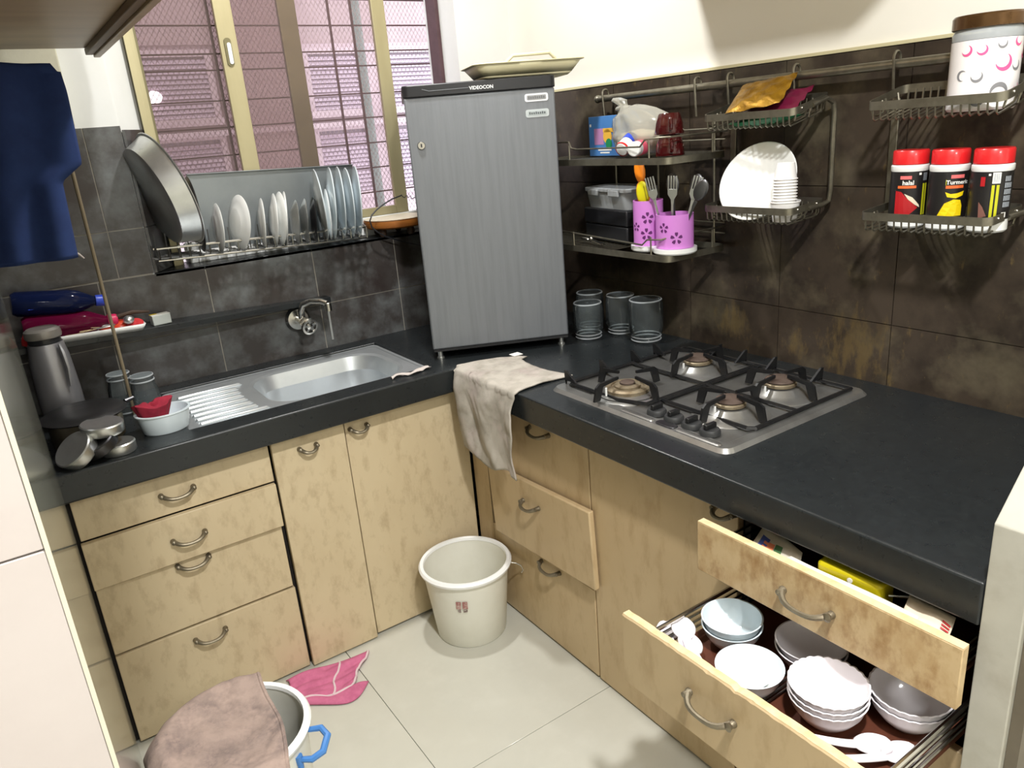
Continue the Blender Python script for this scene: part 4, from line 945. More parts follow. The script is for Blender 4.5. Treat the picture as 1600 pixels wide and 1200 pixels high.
# ------------------------------------------------------------------ hanging rail and racks on the right wall
rl = thing('hanging_rail', 'long tarnished metal rail screwed to the brown tiles under the trim', 'rail', (0.64, -0.7, 1.606))
MB().tube([(0.642, 0.02, 1.606), (0.642, -1.59, 1.606)], 0.0105, 14).build('tube', M_rack, rl, world=True)
MB().ball((0.642, 0.022, 1.606), 0.0125, 8).build('end_cap', M_rack, rl, world=True)
for y in (0.0, -0.45, -1.34):
    MB().tube([(0.642, y, 1.606), (0.668, y, 1.604), (0.6895, y, 1.600)], 0.006, 8).build('bracket', M_rack, rl, world=True)
def hook(par, y, ztop, zbot, x=0.642):
    pts = [(x - 0.006, y, zbot), (x - 0.013, y, ztop - 0.012)] + [(x + 0.0128 * math.cos(a), y, ztop - 0.008 + 0.0128 * math.sin(a)) for a in [PI - PI * k / 8 for k in range(9)]] + [(x + 0.013, y, ztop - 0.02)]
    return MB().tube(pts, 0.0032, 6).build('hook', M_rack, par, world=True)
# two-tier shelf rack next to the fridge
ra = thing('wire_shelf_rack', 'two-tier wire shelf rack hanging on the wall beside the fridge', 'rack', (0.55, -0.23, 1.17))
ax0, ax1, ay0, ay1 = 0.432, 0.672, -0.490, -0.002
for z in (1.434, 1.172):
    fb = MB(); q = rrect(ax0, ay0, ax1, ay1, 0.025, 4); q2 = rrect(ax0 + 0.003, ay0 + 0.003, ax1 - 0.003, ay1 - 0.003, 0.022, 4)
    n = len(q)
    vs = [Vector((*p, z - 0.018)) for p in q] + [Vector((*p, z)) for p in q] + [Vector((*p, z)) for p in q2] + [Vector((*p, z - 0.018)) for p in q2]
    fb.add(vs, [(a * n + i, a * n + (i + 1) % n, ((a + 1) % 4) * n + (i + 1) % n, ((a + 1) % 4) * n + i) for a in range(4) for i in range(n)])
    fb.build('shelf_frame', M_rack, ra, world=True)
    w0 = MB().tube([(ax0 + 0.003, 0, z - 0.004), (ax1 - 0.003, 0, z - 0.004)], 0.0018, 5).build('shelf_wire', M_rack, ra, world=True)
    w0.location = (0, ay0 + 0.02, 0); w0.data.transform(Matrix.Translation((0, 0.23, 0))); w0.location = (0, ay0 + 0.02 , 0)
    for k in range(1, 23): share(w0, 'shelf_wire', ra, (0, ay0 + 0.02 + k * 0.02, 0))
    hi, lo = 0.052, 0.030
    gp = [(ax1, ay0 + 0.005, z + hi), (ax0 + 0.02, ay0 + 0.006, z + hi), (ax0 + 0.004, ay0 + 0.03, z + hi), (ax0 + 0.003, ay0 + 0.085, z + hi - 0.004), (ax0 + 0.003, ay0 + 0.105, z + lo), (ax0 + 0.003, -0.11, z + lo), (ax0 + 0.003, -0.085, z + lo + 0.004), (ax0 + 0.003, -0.075, z + hi), (ax0 + 0.003, -0.006, z + hi)] if z > 1.3 else \
         [(ax1, ay0 + 0.005, z + hi), (ax0 + 0.02, ay0 + 0.006, z + hi), (ax0 + 0.004, ay0 + 0.03, z + hi - 0.008), (ax0 + 0.003, ay0 + 0.085, z + hi - 0.012), (ax0 + 0.003, ay0 + 0.105, z + lo - 0.006), (ax0 + 0.003, -0.006, z + lo + 0.012)]
    MB().tube(gp, 0.0026, 6).build('guard_rail', M_rack, ra, world=True)
    for p in ((ax0 + 0.003, ay0 + 0.07), (ax0 + 0.003, -0.075), (ax1 - 0.06, ay0 + 0.005)):
        MB().tube([(p[0], p[1], z - 0.008), (p[0], p[1], z + (hi - 0.003 if p[1] < -0.3 else hi - 0.01))], 0.0026, 6).build('post', M_rack, ra, world=True)
    for zz in (z + 0.03, z + 0.06): MB().tube([(ax1, ay0 + 0.01, zz), (ax1, ay1 - 0.01, zz)], 0.0024, 6).build('back_wire', M_rack, ra, world=True)
for y in (-0.44, -0.215, -0.02): MB().tube([(ax1, y, 1.15), (ax1, y, 1.53)], 0.0042, 8).build('back_upright', M_rack, ra, world=True)
for y in (-0.405, -0.015): hook(ra, y, 1.628, 1.53)
# basket racks
def basket_rack(label, y0, y1):
    t = thing('basket_rack', label, 'rack', (0.60, (y0 + y1) / 2, 1.26))
    xf, xb = 0.527, 0.668
    for z, tl in ((1.532, 0.22), (1.301, 0.08)):
        sag = lambda o: o.data.transform(Matrix(((1, 0, 0, 0), (0, 1, 0, 0), (tl, 0, 1, -tl * (xf - 0.60)), (0, 0, 0, 1)))) or o
        q = rrect(xf, y1, xb, y0, 0.018, 4); q2 = rrect(xf + 0.0022, y1 + 0.0022, xb - 0.0022, y0 - 0.0022, 0.016, 4); n = len(q)
        vs = [Vector((*p, z - 0.017)) for p in q] + [Vector((*p, z)) for p in q] + [Vector((*p, z)) for p in q2] + [Vector((*p, z - 0.017)) for p in q2]
        sag(MB().add(vs, [(a * n + i, a * n + (i + 1) % n, ((a + 1) % 4) * n + (i + 1) % n, ((a + 1) % 4) * n + i) for a in range(4) for i in range(n)]).build('basket_rim', M_rack, t, world=True))
        nb = 16; stp = (y0 - y1 - 0.03) / (nb - 1)
        pts = [(xf + 0.003, 0, z - 0.010), (xf + 0.006, 0, z - 0.036), (xf + 0.012, 0, z - 0.041), (xb - 0.012, 0, z - 0.041), (xb - 0.006, 0, z - 0.036), (xb - 0.003, 0, z - 0.010)]
        b0 = MB().tube(pts, 0.0021, 6).build('basket_bar', M_rack, t); b0.data.transform(Matrix.Translation((-0.60, 0, -1.26))); sag(b0)
        yc = (y0 + y1) / 2
        b0.location = (0, y1 + 0.015 - yc, 0)
        for k in range(1, nb): share(b0, 'basket_bar', t, (0, y1 + 0.015 + k * stp - yc, 0))
        for s, yy in ((1, y1), (-1, y0)):
            for (a, b, dz) in ((xf + 0.015, xf + 0.055, 0.030), (xf + 0.068, xf + 0.115, 0.036)):
                sag(MB().tube([(a, yy + s * 0.003, z - 0.010), (a, yy + s * 0.008, z - dz), (a + 0.01, yy + s * 0.012, z - dz - 0.004), (b - 0.01, yy + s * 0.012, z - dz - 0.004), (b, yy + s * 0.008, z - dz), (b, yy + s * 0.003, z - 0.010)], 0.0024, 6).build('end_loop', M_rack, t, world=True))
        for x in (xf + 0.03, xf + 0.105):
            for yy in (y1 - 0.0006, ): sag(MB().ball((x, yy, z - 0.007), 0.003, 5).build('rivet', M_chrome, t, world=True))
    MB().tube([(xb - 0.07, y1, 1.536), (xb - 0.025, y1 - 0.006, 1.549), (xb - 0.002, y1 - 0.010, 1.538), (xb + 0.002, y1 - 0.011, 1.515), (xb + 0.002, y1 - 0.011, 1.47), (xb + 0.002, y1 - 0.011, 1.33), (xb - 0.002, y1 - 0.010, 1.305), (xb - 0.02, y1 - 0.006, 1.298), (xb - 0.07, y1, 1.293)], 0.0062, 10).build('side_tube', M_rack, t, world=True)
    MB().box((xb - 0.003, y0 + 0.004, 1.262), (xb + 0.003, y0 + 0.022, 1.536)).build('back_strip', M_rack, t, world=True, bevel=0.001)
    for yy in (y0 + 0.005, y1 + 0.08): hook(t, yy, 1.628, 1.555)
    return t
basket_rack('two-basket wire rack above the far burners holding the big white plate', -0.525, -0.805)
basket_rack('two-basket wire rack at the right holding red-lidded spice jars', -0.985, -1.262)
# ---- on the two-tier rack, upper shelf
z1 = 1.435
bb = thing('blue_carton', 'blue printed carton behind the knotted bag on the upper shelf', 'carton', (0.575, -0.110, z1), math.radians(-4))
MB().box((-0.025, -0.080, 0.0), (0.025, 0.080, 0.118)).build('carton', M_boxblue, bb, bevel=0.001)
Mside = T(-0.0252, 0, 0) @ Matrix(((0, 0, -1, 0), (-1, 0, 0, 0), (0, 1, 0, 0), (0, 0, 0, 1)))
flat_print('pink_print', [rect(-0.052, 0.034, -0.004, 0.082)], M_boxpink, bb, Mside, 0.0003)
flat_print('yellow_print', [circ(0.016, 0.058, 0.022, 14), rect(-0.006, 0.070, 0.050, 0.082)], M_boxyel, bb, Mside, 0.0006)
flat_print('green_print', [circ(0.022, 0.036, 0.016, 12)], M_green, bb, Mside, 0.0008)
flat_print('white_print', [rect(-0.034, 0.016, 0.034, 0.020), rect(-0.024, 0.008, 0.024, 0.012), rect(-0.074, 0.088, -0.066, 0.096)], M_paperw, bb, Mside, 0.0004)
bg = thing('plastic_bag', 'knotted milky plastic bag of flour on the upper shelf', 'bag', (0.548, -0.272, z1))
def bagf(u, v):
    a = 2 * PI * u
    prof = [(0.0, 0.0), (0.050, 0.0), (0.066, 0.018), (0.074, 0.045), (0.066, 0.080), (0.048, 0.105), (0.020, 0.122), (0.010, 0.130), (0.013, 0.140), (0.020, 0.152), (0.010, 0.160), (0.0, 0.158)]
    t = v * (len(prof) - 1); i = min(int(t), len(prof) - 2); f = t - i
    r = prof[i][0] * (1 - f) + prof[i + 1][0] * f; z = prof[i][1] * (1 - f) + prof[i + 1][1] * f
    k = 1 + (0.05 * math.sin(5 * a + z * 40) + 0.05 * math.sin(9 * a + 1 + z * 22)) * min(1, z / 0.05)
    sh = max(0, (z - 0.075) / 0.085)
    bulge = 1 + 0.35 * max(0, math.cos(a + PI / 2)) * (0.02 < z < 0.115)
    return (r * k * math.cos(a) * 0.80, 1.42 * r * k * math.sin(a) * bulge + 0.100 * sh ** 1.0, z * (1.06 if z < 0.13 else 1.0) + 0.006 + (0.012 * math.cos(a + PI / 2) if 0.06 < z < .12 else 0))
MB().grid(bagf, 40, 44).build('bag_skin', M_bag, bg, smooth=70)
MB().lathe([(0.0, 0.012), (0.040, 0.013), (0.054, 0.030), (0.058, 0.050), (0.048, 0.064), (0.0, 0.074)], 30, T(0, 0.0, 0) @ Matrix.Diagonal((0.80, 1.60, 1, 1))).build('contents', M_flourfill, bg)
MB().tube([(0.012 * math.cos(k * PI / 6), 0.082 + 0.014 * math.sin(k * PI / 6), 0.136 + 0.003 * math.sin(k)) for k in range(12)], 0.005, 8, True).build('knot', M_bag, bg)
lb = thing('small_bottle', 'small white bottle with a blue cap lying on its side before the bag', 'bottle', (0.452, -0.292, z1 + 0.022), 0, None, (math.radians(66), 0, math.radians(104)))
MB().lathe([(0.0, -0.002), (0.017, 0.0), (0.020, 0.004), (0.021, 0.034), (0.0, 0.035)], 26, cap0=True).build('body', M_whitep, lb)
MB().lathe([(0.0215, 0.0355), (0.0225, 0.040), (0.0225, 0.062), (0.018, 0.066), (0.0, 0.066)], 26, cap0=True).build('cap', M_capblue, lb)
MB().lathe([(0.0205, 0.001), (0.0214, 0.007)], 26).build('red_band', M_redp, lb)
lb = thing('small_bottle', 'small pink capped white bottle lying next to the dark red cups', 'bottle', (0.449, -0.345, z1 + 0.0225), 0, None, (math.radians(88), 0, math.radians(112)))
MB().lathe([(0.0, 0.0), (0.018, 0.0), (0.0205, 0.003), (0.0205, 0.022), (0.0, 0.0225)], 26).build('cap', M_whitep, lb)
MB().lathe([(0.0195, 0.023), (0.0210, 0.028), (0.0205, 0.060), (0.0, 0.062)], 26, cap0=True).build('body', M_pinkcap, lb)
for lab, x, y, zz in (('dark red cup standing upside down on the shelf under the other cup', 0.505, -0.430, z1), ('dark red cup stacked upside down on top of the other cup', 0.505, -0.428, z1 + 0.056)):
    t = thing('red_cup', lab, 'cup', (x, y, zz), math.radians(50), 'dark red cups on the upper shelf')
    MB().lathe([(0.039, 0.0), (0.040, 0.002), (0.036, 0.030), (0.030, 0.050), (0.027, 0.0545), (0.024, 0.0545), (0.023, 0.052), (0.0, 0.052)], 32).build('body', M_maroon, t)
    MB().tube([(-0.036, 0, 0.012), (-0.050, 0, 0.014), (-0.055, 0, 0.026), (-0.050, 0, 0.038), (-0.033, 0, 0.042)], 0.0045, 8).build('handle', M_maroon, t)
# ---- lower shelf
z2 = 1.173
bx_ = thing('black_box', 'black plastic box under the clear food container on the lower shelf', 'box', (0.590, -0.130, z2), math.radians(-8))
MB().box((-0.060, -0.115, 0.0), (0.060, 0.125, 0.052)).build('lower_half', M_black, bx_, bevel=0.005)
MB().box((-0.062, -0.117, 0.053), (0.062, 0.127, 0.102)).build('upper_half', M_black, bx_, bevel=0.005)
fc = thing('food_container', 'clear plastic food container with a clip lid on the lower shelf', 'container', (0.590, -0.130, z2 + 0.1025), math.radians(-8))
mb = MB(); q0 = rrect(-0.052, -0.110, 0.052, 0.115, 0.02, 4); q1 = rrect(-0.060, -0.118, 0.060, 0.122, 0.022, 4)
mb.add([Vector((*p, 0.0)) for p in q0], [tuple(range(len(q0)))]); ring(q0, q1, 0.0, 0.050, mb); mb.build('box', G_film, fc)
mb = MB().prism(rrect(-0.064, -0.124, 0.064, 0.128, 0.024, 4), 0.0505, 0.064); mb.build('lid', G_film, fc, bevel=0.003)
for y in (-0.06, 0.055): MB().box((-0.072, y - 0.028, 0.040), (-0.0645, y + 0.028, 0.060)).build('clip', G_film, fc, bevel=0.003)
pe = thing('peeler', 'shiny steel peeler lying on the lower shelf beside the black box', 'peeler', (0.475, -0.110, z2 + 0.006), math.radians(80))
MB().tube([(-0.075, 0.004, 0), (-0.02, 0.002, 0.006), (0.0, 0, 0.008)], [0.004, 0.005, 0.004], 8).tube([(-0.075, -0.006, 0), (-0.02, -0.004, 0.004)], 0.003, 8).build('handle', M_chrome, pe)
MB().ball((0.03, 0, 0.008), 0.026, 8, (1, 0.5, 0.22)).build('head', M_chrome, pe)
MB().ball((-0.004, 0, 0.010), 0.008, 6).build('rivet', M_chrome, pe)
# cutlery holder: two joined tubes with flower cut-outs
hol = thing('cutlery_holder', 'lilac plastic cutlery holder with flower cut-outs on the lower shelf', 'holder', (0.492, -0.405, z2), math.radians(0))
def cup(name, cx, cy, r, z0, z1_, off):
    o = MB().lathe([(0.0, z0), (r, z0), (r, z1_), (r - 0.003, z1_), (r - 0.003, z0 + 0.004), (0.0, z0 + 0.004)], 36).build(name, M_purple, hol); o.location = (cx, cy, 0)
    return o
ca = cup('tall_tube', 0.0, 0.052, 0.043, 0.016, 0.142, 0); cb = cup('short_tube', 0.0, -0.052, 0.052, 0.016, 0.108, 0)
def flower(x, y, s):
    out = []
    for k in range(5):
        a = PI / 2 + 2 * PI * k / 5
        ca_, sa = math.cos(a), math.sin(a)
        petal = [(0.25, 0), (0.55, 0.22), (0.85, 0.26), (0.98, 0.12), (0.90, 0.0), (0.98, -0.12), (0.85, -0.26), (0.55, -0.22)]
        out.append([(x + s * (px_ * ca_ - py_ * sa), y + s * (px_ * sa + py_ * ca_)) for px_, py_ in petal])
    return out
FA = math.radians(218)
bent('flower_cutout', flower(0.004, 0.095, 0.0175), 0.043, M_purpleD, ca, FA, 0, 1); bent('flower_cutout', flower(0.0, 0.050, 0.0175), 0.043, M_purpleD, ca, FA, 0, 1); bent('flower_cutout', flower(-0.033, 0.070, 0.013), 0.043, M_purpleD, ca, FA, 0, 1)
bent('flower_cutout', flower(-0.026, 0.074, 0.0145), 0.052, M_purpleD, cb, FA, 0, 1); bent('flower_cutout', flower(0.010, 0.046, 0.0175), 0.052, M_purpleD, cb, FA, 0, 1)
mb = MB().lathe([(0.0, 0), (0.050, 0), (0.053, 0.004), (0.053, 0.0155), (0.0, 0.0155)], 36, T(0, 0.050, 0)).build('base_tray', M_whitep, hol)
MB().lathe([(0.0, 0), (0.058, 0), (0.061, 0.004), (0.061, 0.0152), (0.0, 0.0152)], 36, T(0, -0.052, 0)).build('base_tray', M_whitep, hol)
def fork(name, label, cat, x, y, rz, tilt, tx, kind, grp, m=M_steel, z=z2 + 0.025, L=0.178, s=1.0):
    mb = MB()
    mb.prism([(-0.004, 0), (0.004, 0), (0.003, L * 0.62), (0.0045, L * 0.72), (-0.0045, L * 0.72), (-0.003, L * 0.62)], -0.001, 0.001, R(90, 'X'))
    if kind == 'fork':
        mb.prism([(-0.004, L * 0.70), (0.004, L * 0.70), (0.013, L * 0.78), (0.013, L * 0.86), (-0.013, L * 0.86), (-0.013, L * 0.78)], -0.001, 0.001, R(90, 'X'))
        for k in range(4): mb.box((-0.013 + k * 0.0074, -0.001, L * 0.86), (-0.013 + k * 0.0074 + 0.0038, 0.001, L * 1.06))
    else:
        mb.ball((0, 0, L * 0.90), 0.030 * s, 8, (0.62, 0.16, 1.0))
    o = mb.build(name, m, bevel=0.0004, seg=1)
    o.matrix_world = T(x, y, z) @ R(rz, 'Z') @ R(tilt, 'Y') @ R(tx, 'X')
    return tag(o, label, cat, grp)
GF = 'steel cutlery in the short lilac tube'
cy = -0.457
for lab, nm, cat, dx, dy, rz, ti, tx, kd in (('steel fork leaning left, closest to the yellow spatula', 'fork', 'fork', -0.012, 0.026, -60, -12, 4, 'fork'), ('steel fork in front of the other cutlery, middle of the tube', 'fork', 'fork', -0.020, -0.008, -62, 3, 6, 'fork'),
        ('steel fork leaning right at the tube end', 'fork', 'fork', -0.004, -0.026, -60, 16, 2, 'fork'), ('steel spoon standing upright behind the forks', 'spoon', 'spoon', 0.014, 0.010, -60, -3, -2, 'spoon'),
        ('steel spoon leaning right behind the forks', 'spoon', 'spoon', 0.016, -0.020, -64, 12, -3, 'spoon'), ('steel spoon leaning furthest right, nearest the rack post', 'spoon', 'spoon', -0.012, -0.022, -58, 24, 3, 'spoon')):
    fork(nm, lab, cat, 0.492 + dx, cy + dy, rz, ti, tx, kd, GF, M_steel if kd == 'fork' else M_dsteel)
sp = MB().tube([(0, 0, 0), (0, 0, 0.10)], 0.006, 8).ball((0, 0, 0.135), 0.036, 8, (0.55, 0.16, 1.1)).ball((0, 0, 0.200), 0.032, 8, (0.5, 0.16, 1.15)).build('spatula', M_orange)
sp.matrix_world = T(0.498, -0.350, z2 + 0.024) @ R(-60, 'Z') @ R(-7, 'Y'); tag(sp, 'orange plastic spatula standing in the tall lilac tube', 'spatula')
sp = MB().tube([(0, 0, 0), (0, 0, 0.11)], 0.006, 8).ball((0, 0, 0.140), 0.030, 8, (0.62, 0.2, 1.15)).build('ladle', M_yellow)
sp.matrix_world = T(0.482, -0.356, z2 + 0.024) @ R(-60, 'Z') @ R(-2, 'Y') @ R(6, 'X'); tag(sp, 'yellow plastic spoon standing before the orange spatula', 'spoon')
# ---- upper basket of the far rack
gp_ = MB()
def pillow(c, sx, sy, h, rot, name, m, label, cat, seed=0):
    mb = MB()
    def f(s):
        return lambda u, v: ((u - 0.5) * sx, (v - 0.5) * sy, s * h * (1 - (2 * u - 1) ** 4) * (1 - (2 * v - 1) ** 4) + 0.003 * math.sin(u * 19 + seed) * math.sin(v * 15 + seed))
    mb.grid(f(1), 18, 14); mb.grid(f(-1), 18, 14)
    o = mb.build(name, m, smooth=60); o.matrix_world = T(*c) @ rot
    return tag(o, label, cat)
pillow((0.585, -0.680, 1.510), 0.10, 0.16, 0.010, R(0, 'Z') @ R(-4, 'X'), 'green_net', M_green, 'green net scrubber at the bottom of the upper basket', 'scrubber')
pillow((0.590, -0.700, 1.546), 0.11, 0.17, 0.009, R(6, 'Z') @ R(-30, 'Y') @ R(-6, 'X'), 'magenta_packet', M_magenta, 'magenta packet lying under the gold packet in the upper basket', 'packet', 2)
pillow((0.575, -0.672, 1.572), 0.11, 0.155, 0.012, R(10, 'Z') @ R(-37, 'Y') @ R(-7, 'X'), 'gold_packet', M_gold, 'shiny gold foil packet on top in the upper basket', 'packet', 4)
pl = MB().lathe(plateprof(0.106, 0.016), 56).build('serving_plate', M_whitep)
pl.matrix_world = T(0.596, -0.660, 1.353) @ Matrix.Rotation(math.radians(24), 4, Vector((-1, 0, 0))) @ R(20, 'Z') @ R(-68, 'Y')
tag(pl, 'big white plate leaning against the tiles in the lower basket beside paper cups', 'plate')
GC = 'nested paper cups in the lower basket'
cupm = mat('paper cup white', (240, 238, 236), 0.6)
for k in range(10):
    o = MB().lathe([(0.0285, 0.0), (0.0300, 0.0012), (0.0285, 0.0028), (0.0272, 0.003), (0.0215, 0.040), (0.0, 0.040)], 28).build('paper_cup', cupm)
    o.location = (0.570, -0.757, 1.272 + 0.030 + k * 0.0072)
    tag(o, 'paper cup nested upside down in the stack beside the big plate, %s from the top' % ('first second third fourth fifth sixth seventh eighth ninth tenth'.split()[9 - k]), 'cup', GC)
o = MB().lathe([(0.0, 0.0), (0.0285, 0.0), (0.0355, 0.046), (0.0375, 0.047), (0.0375, 0.050), (0.0350, 0.050), (0.0275, 0.003), (0.0, 0.003)], 32).build('paper_cup', cupm); o.location = (0.572, -0.757, 1.2645)
tag(o, 'wider white paper cup standing upright and holding the cup stack', 'cup')
# ---- right rack: printed jar and spice jars
jr = thing('storage_jar', 'white jar with pink and grey crescents and a bronze lid in the upper basket', 'jar', (0.600, -1.184, 1.5010))
JR = 0.0605
MB().lathe([(0.0, 0.0), (JR - 0.004, 0.0), (JR, 0.005), (JR, 0.128), (JR - 0.0015, 0.1285)], 48).build('printed_sleeve', M_jarw, jr)
MB().lathe([(JR, 0.1288), (JR, 0.140), (JR - 0.003, 0.146), (JR - 0.003, 0.150)], 48).build('clear_shoulder', G_film, jr)
MB().lathe([(JR - 0.004, 0.112), (0.0, 0.124)], 40).build('contents', M_lcream, jr)
MB().lathe([(JR - 0.001, 0.1485), (JR + 0.002, 0.150), (JR + 0.002, 0.170), (JR - 0.001, 0.174), (0.0, 0.174)], 48, cap0=True).build('lid', M_lidbrown, jr)
JA = math.radians(218)
pk = [crescent(0.020, 0.084, 0.0155, 2.2), crescent(-0.046, 0.110, 0.010, 2.3), crescent(-0.019, 0.109, 0.0095, 2.2), crescent(0.048, 0.120, 0.009, 1.0), crescent(0.056, 0.040, 0.008, 2.0), crescent(0.078, 0.100, 0.012, 2.0)]
gk = [crescent(-0.024, 0.062, 0.0105, 1.9), crescent(-0.052, 0.066, 0.010, -0.2), crescent(0.048, 0.078, 0.010, 2.0), crescent(0.014, 0.117, 0.0085, 1.8), crescent(0.016, 0.033, 0.0165, -1.6), crescent(0.080, 0.050, 0.010, 0.5), crescent(-0.020, 0.020, 0.012, 1.0)]
for q in pk: bent('crescent_print', [q], JR, M_cpink, jr, JA, 0, 1)
for q in gk: bent('crescent_print', [q], JR, M_cgrey, jr, JA, 0, 1)
def spice(label, y, prints, turn=0):
    t = thing('spice_jar', label, 'jar', (0.592, y, 1.2660), 0, 'red-lidded spice jars in the lower right basket')
    r = 0.0365
    MB().lathe([(0.0, 0.0), (r - 0.003, 0.0), (r, 0.004), (r, 0.120), (r + 0.0012, 0.122), (r + 0.0012, 0.131), (r - 0.001, 0.133)], 40).build('body', M_whitep, t)
    MB().lathe([(r - 0.002, 0.1332), (r - 0.001, 0.1345), (r - 0.001, 0.160), (r - 0.003, 0.163), (0.0, 0.163)], 40, cap0=True).build('lid', M_redp, t)
    MB().lathe([(r + 0.0004, 0.026), (r + 0.0004, 0.1195)], 40).build('label', M_label, t)
    for nm, m, polys, lift in prints: bent(nm, polys, r + 0.0004, m, t, math.radians(216 + turn), 0, 2, lift + 0.0006)
    return t
def barcode(x): return [rect(x + i * 0.0018, 0.100, x + i * 0.0018 + (0.0011 if i % 2 else 0.0007), 0.116) for i in range(6)]
swoosh = [(-0.030, 0.030), (0.0, 0.030), (0.016, 0.044), (-0.004, 0.062), (-0.018, 0.078), (-0.030, 0.080)]
white_sw = [(-0.012, 0.074), (0.004, 0.066), (0.018, 0.050), (0.020, 0.044), (0.010, 0.050), (-0.004, 0.062)]
stripes = [rect(0.024, 0.028, 0.0285, 0.094), rect(0.0305, 0.028, 0.035, 0.094)]
def word(s, x, z, size): return [[(px_ + x, py_ + z) for px_, py_ in p] for p in text_polys(s, size, 0.0003)]
spice('spice jar with a red swoosh on its black label, the one by the wall strut', -1.058, [('red_print', M_lred, [swoosh], 0.0003), ('cream_print', M_lcream, [white_sw], 0.0006), ('pink_print', M_lpink, [rect(-0.022, 0.104, 0.000, 0.111)], 0.0003), ('orange_print', M_lor, [rect(-0.026, 0.085, 0.010, 0.0905)], 0.0003), ('lettering', M_paperw, word('halal', -0.006, 0.0925, 0.0125), 0.0006), ('lime_stripes', M_lgreen, stripes, 0.0003), ('barcode', M_lgrey, barcode(0.024), 0.0004), ('white_mark', M_paperw, [rect(0.014, 0.112, 0.019, 0.1165)], 0.0004)])
heapY = [(-0.022, 0.030), (0.024, 0.030), (0.024, 0.050), (0.020, 0.062), (0.006, 0.064), (-0.010, 0.056)]
bowlY = [(-0.010, 0.079), (-0.006, 0.069), (0.010, 0.066), (0.024, 0.071), (0.026, 0.080), (0.012, 0.076), (0.0, 0.075)]
spice('spice jar with a yellow heap on its black label, middle of the three', -1.142, [('yellow_print', M_lyel, [heapY, bowlY], 0.0003), ('pink_print', M_lpink, [rect(-0.002, 0.106, 0.024, 0.113)], 0.0003), ('orange_print', M_lor, [rect(-0.010, 0.086, 0.024, 0.092)], 0.0003), ('lettering', M_paperw, word('Turmeric', 0.012, 0.0945, 0.0115), 0.0006), ('lime_edge', M_lgreen, [rect(-0.0105, 0.093, -0.0095, 0.104)], 0.0003)])
spice('spice jar turned to its lime stripes and barcode, the one next to the frame edge', -1.226, [('lime_stripes', M_lgreen, [rect(-0.006, 0.028, -0.001, 0.094), rect(0.002, 0.028, 0.007, 0.094)], 0.0003), ('barcode', M_paperw, [rect(-0.006, 0.097, 0.008, 0.118)], 0.0003), ('barcode_lines', M_lgrey, barcode(-0.0048), 0.0005), ('grey_print', M_lgrey, [rect(0.017 + 0.0035 * (i % 5), 0.050 + 0.0125 * (i // 5), 0.0195 + 0.0035 * (i % 5), 0.060 + 0.0125 * (i // 5)) for i in range(24)], 0.0003), ('white_mark', M_paperw, [rect(0.016, 0.030, 0.026, 0.040), rect(-0.013, 0.112, -0.009, 0.116)], 0.0003), ('red_print', M_lred, [rect(-0.026, 0.092, -0.018, 0.110)], 0.0003), ('brown_print', M_bedge, [[(-0.024, 0.030), (-0.010, 0.034), (-0.018, 0.052), (-0.026, 0.062)]], 0.0003)])
# ------------------------------------------------------------------ floor things
bk = thing('bucket', 'off white plastic bucket standing in the corner before the cabinets', 'bucket', (-0.097, -0.100, 0.0005))
r0, r1, hb_ = 0.110, 0.137, 0.252
MB().lathe([(0.0, 0.004), (r0 - 0.004, 0.004), (r0, 0.0), (r0 + 0.003, 0.004), (r1, hb_ - 0.012), (r1 - 0.004, hb_ - 0.010), (r0 - 0.001, 0.010), (0.0, 0.010)], 48).build('shell', M_bucket, bk)
MB().lathe([(r1 - 0.002, hb_ - 0.013), (r1 + 0.010, hb_ - 0.014), (r1 + 0.012, hb_ - 0.006), (r1 + 0.007, hb_ + 0.001), (r1 - 0.003, hb_), (r1 - 0.005, hb_ - 0.008), (r1 - 0.002, hb_ - 0.013)], 48).build('rim', M_bucketW, bk)
MB().tube([(0.118, -0.088, 0.233), (0.130, -0.096, 0.230), (0.142, -0.104, 0.220), (0.147, -0.110, 0.205), (0.140, -0.108, 0.196)], 0.0022, 6).build('bail_wire', M_chrome, bk)
aB = math.radians(232)
lp = [rect(-0.018 + 0.019 * i, 0.150, -0.018 + 0.019 * i + 0.014, 0.190) for i in range(2)]
bent('label_print', [rect(-0.019 + 0.020 * i, 0.160, -0.003 + 0.020 * i, 0.186) for i in range(2)], 0.1335, mat('faded maroon print', (150, 96, 92), 0.6, spots=(206, 190, 180), scale=160, amount=0.9), bk, aB, 0.0, 1)
bent('label_print', [rect(-0.015 + 0.017 * i, 0.148, -0.005 + 0.020 * i, 0.157) for i in range(2)], 0.1322, mat('faded dark print', (96, 76, 74), 0.6, spots=(206, 196, 186), scale=180, amount=0.8), bk, aB, 0.0, 1)
tb = thing('bucket', 'white plastic tub with a blue handle and a brown towel over it', 'bucket', (-0.905, -0.515, 0.0005))
r0, r1, hb_ = 0.118, 0.141, 0.362
MB().lathe([(0.0, 0.004), (r0, 0.004), (r0 + 0.002, 0.010), (r1, hb_ - 0.012), (r1 - 0.004, hb_ - 0.010), (r0 - 0.002, 0.012), (0.0, 0.010)], 48).build('shell', M_bucket, tb)
MB().lathe([(r1 - 0.002, hb_ - 0.013), (r1 + 0.008, hb_ - 0.014), (r1 + 0.011, hb_ - 0.006), (r1 + 0.007, hb_ + 0.001), (r1 - 0.004, hb_), (r1 - 0.006, hb_ - 0.008), (r1 - 0.002, hb_ - 0.013)], 48).build('rim', M_bucketW, tb)
hm = MB(); ha = math.radians(-38)
def rad(rr, da, z): return (rr * math.cos(ha + da), rr * math.sin(ha + da), z)
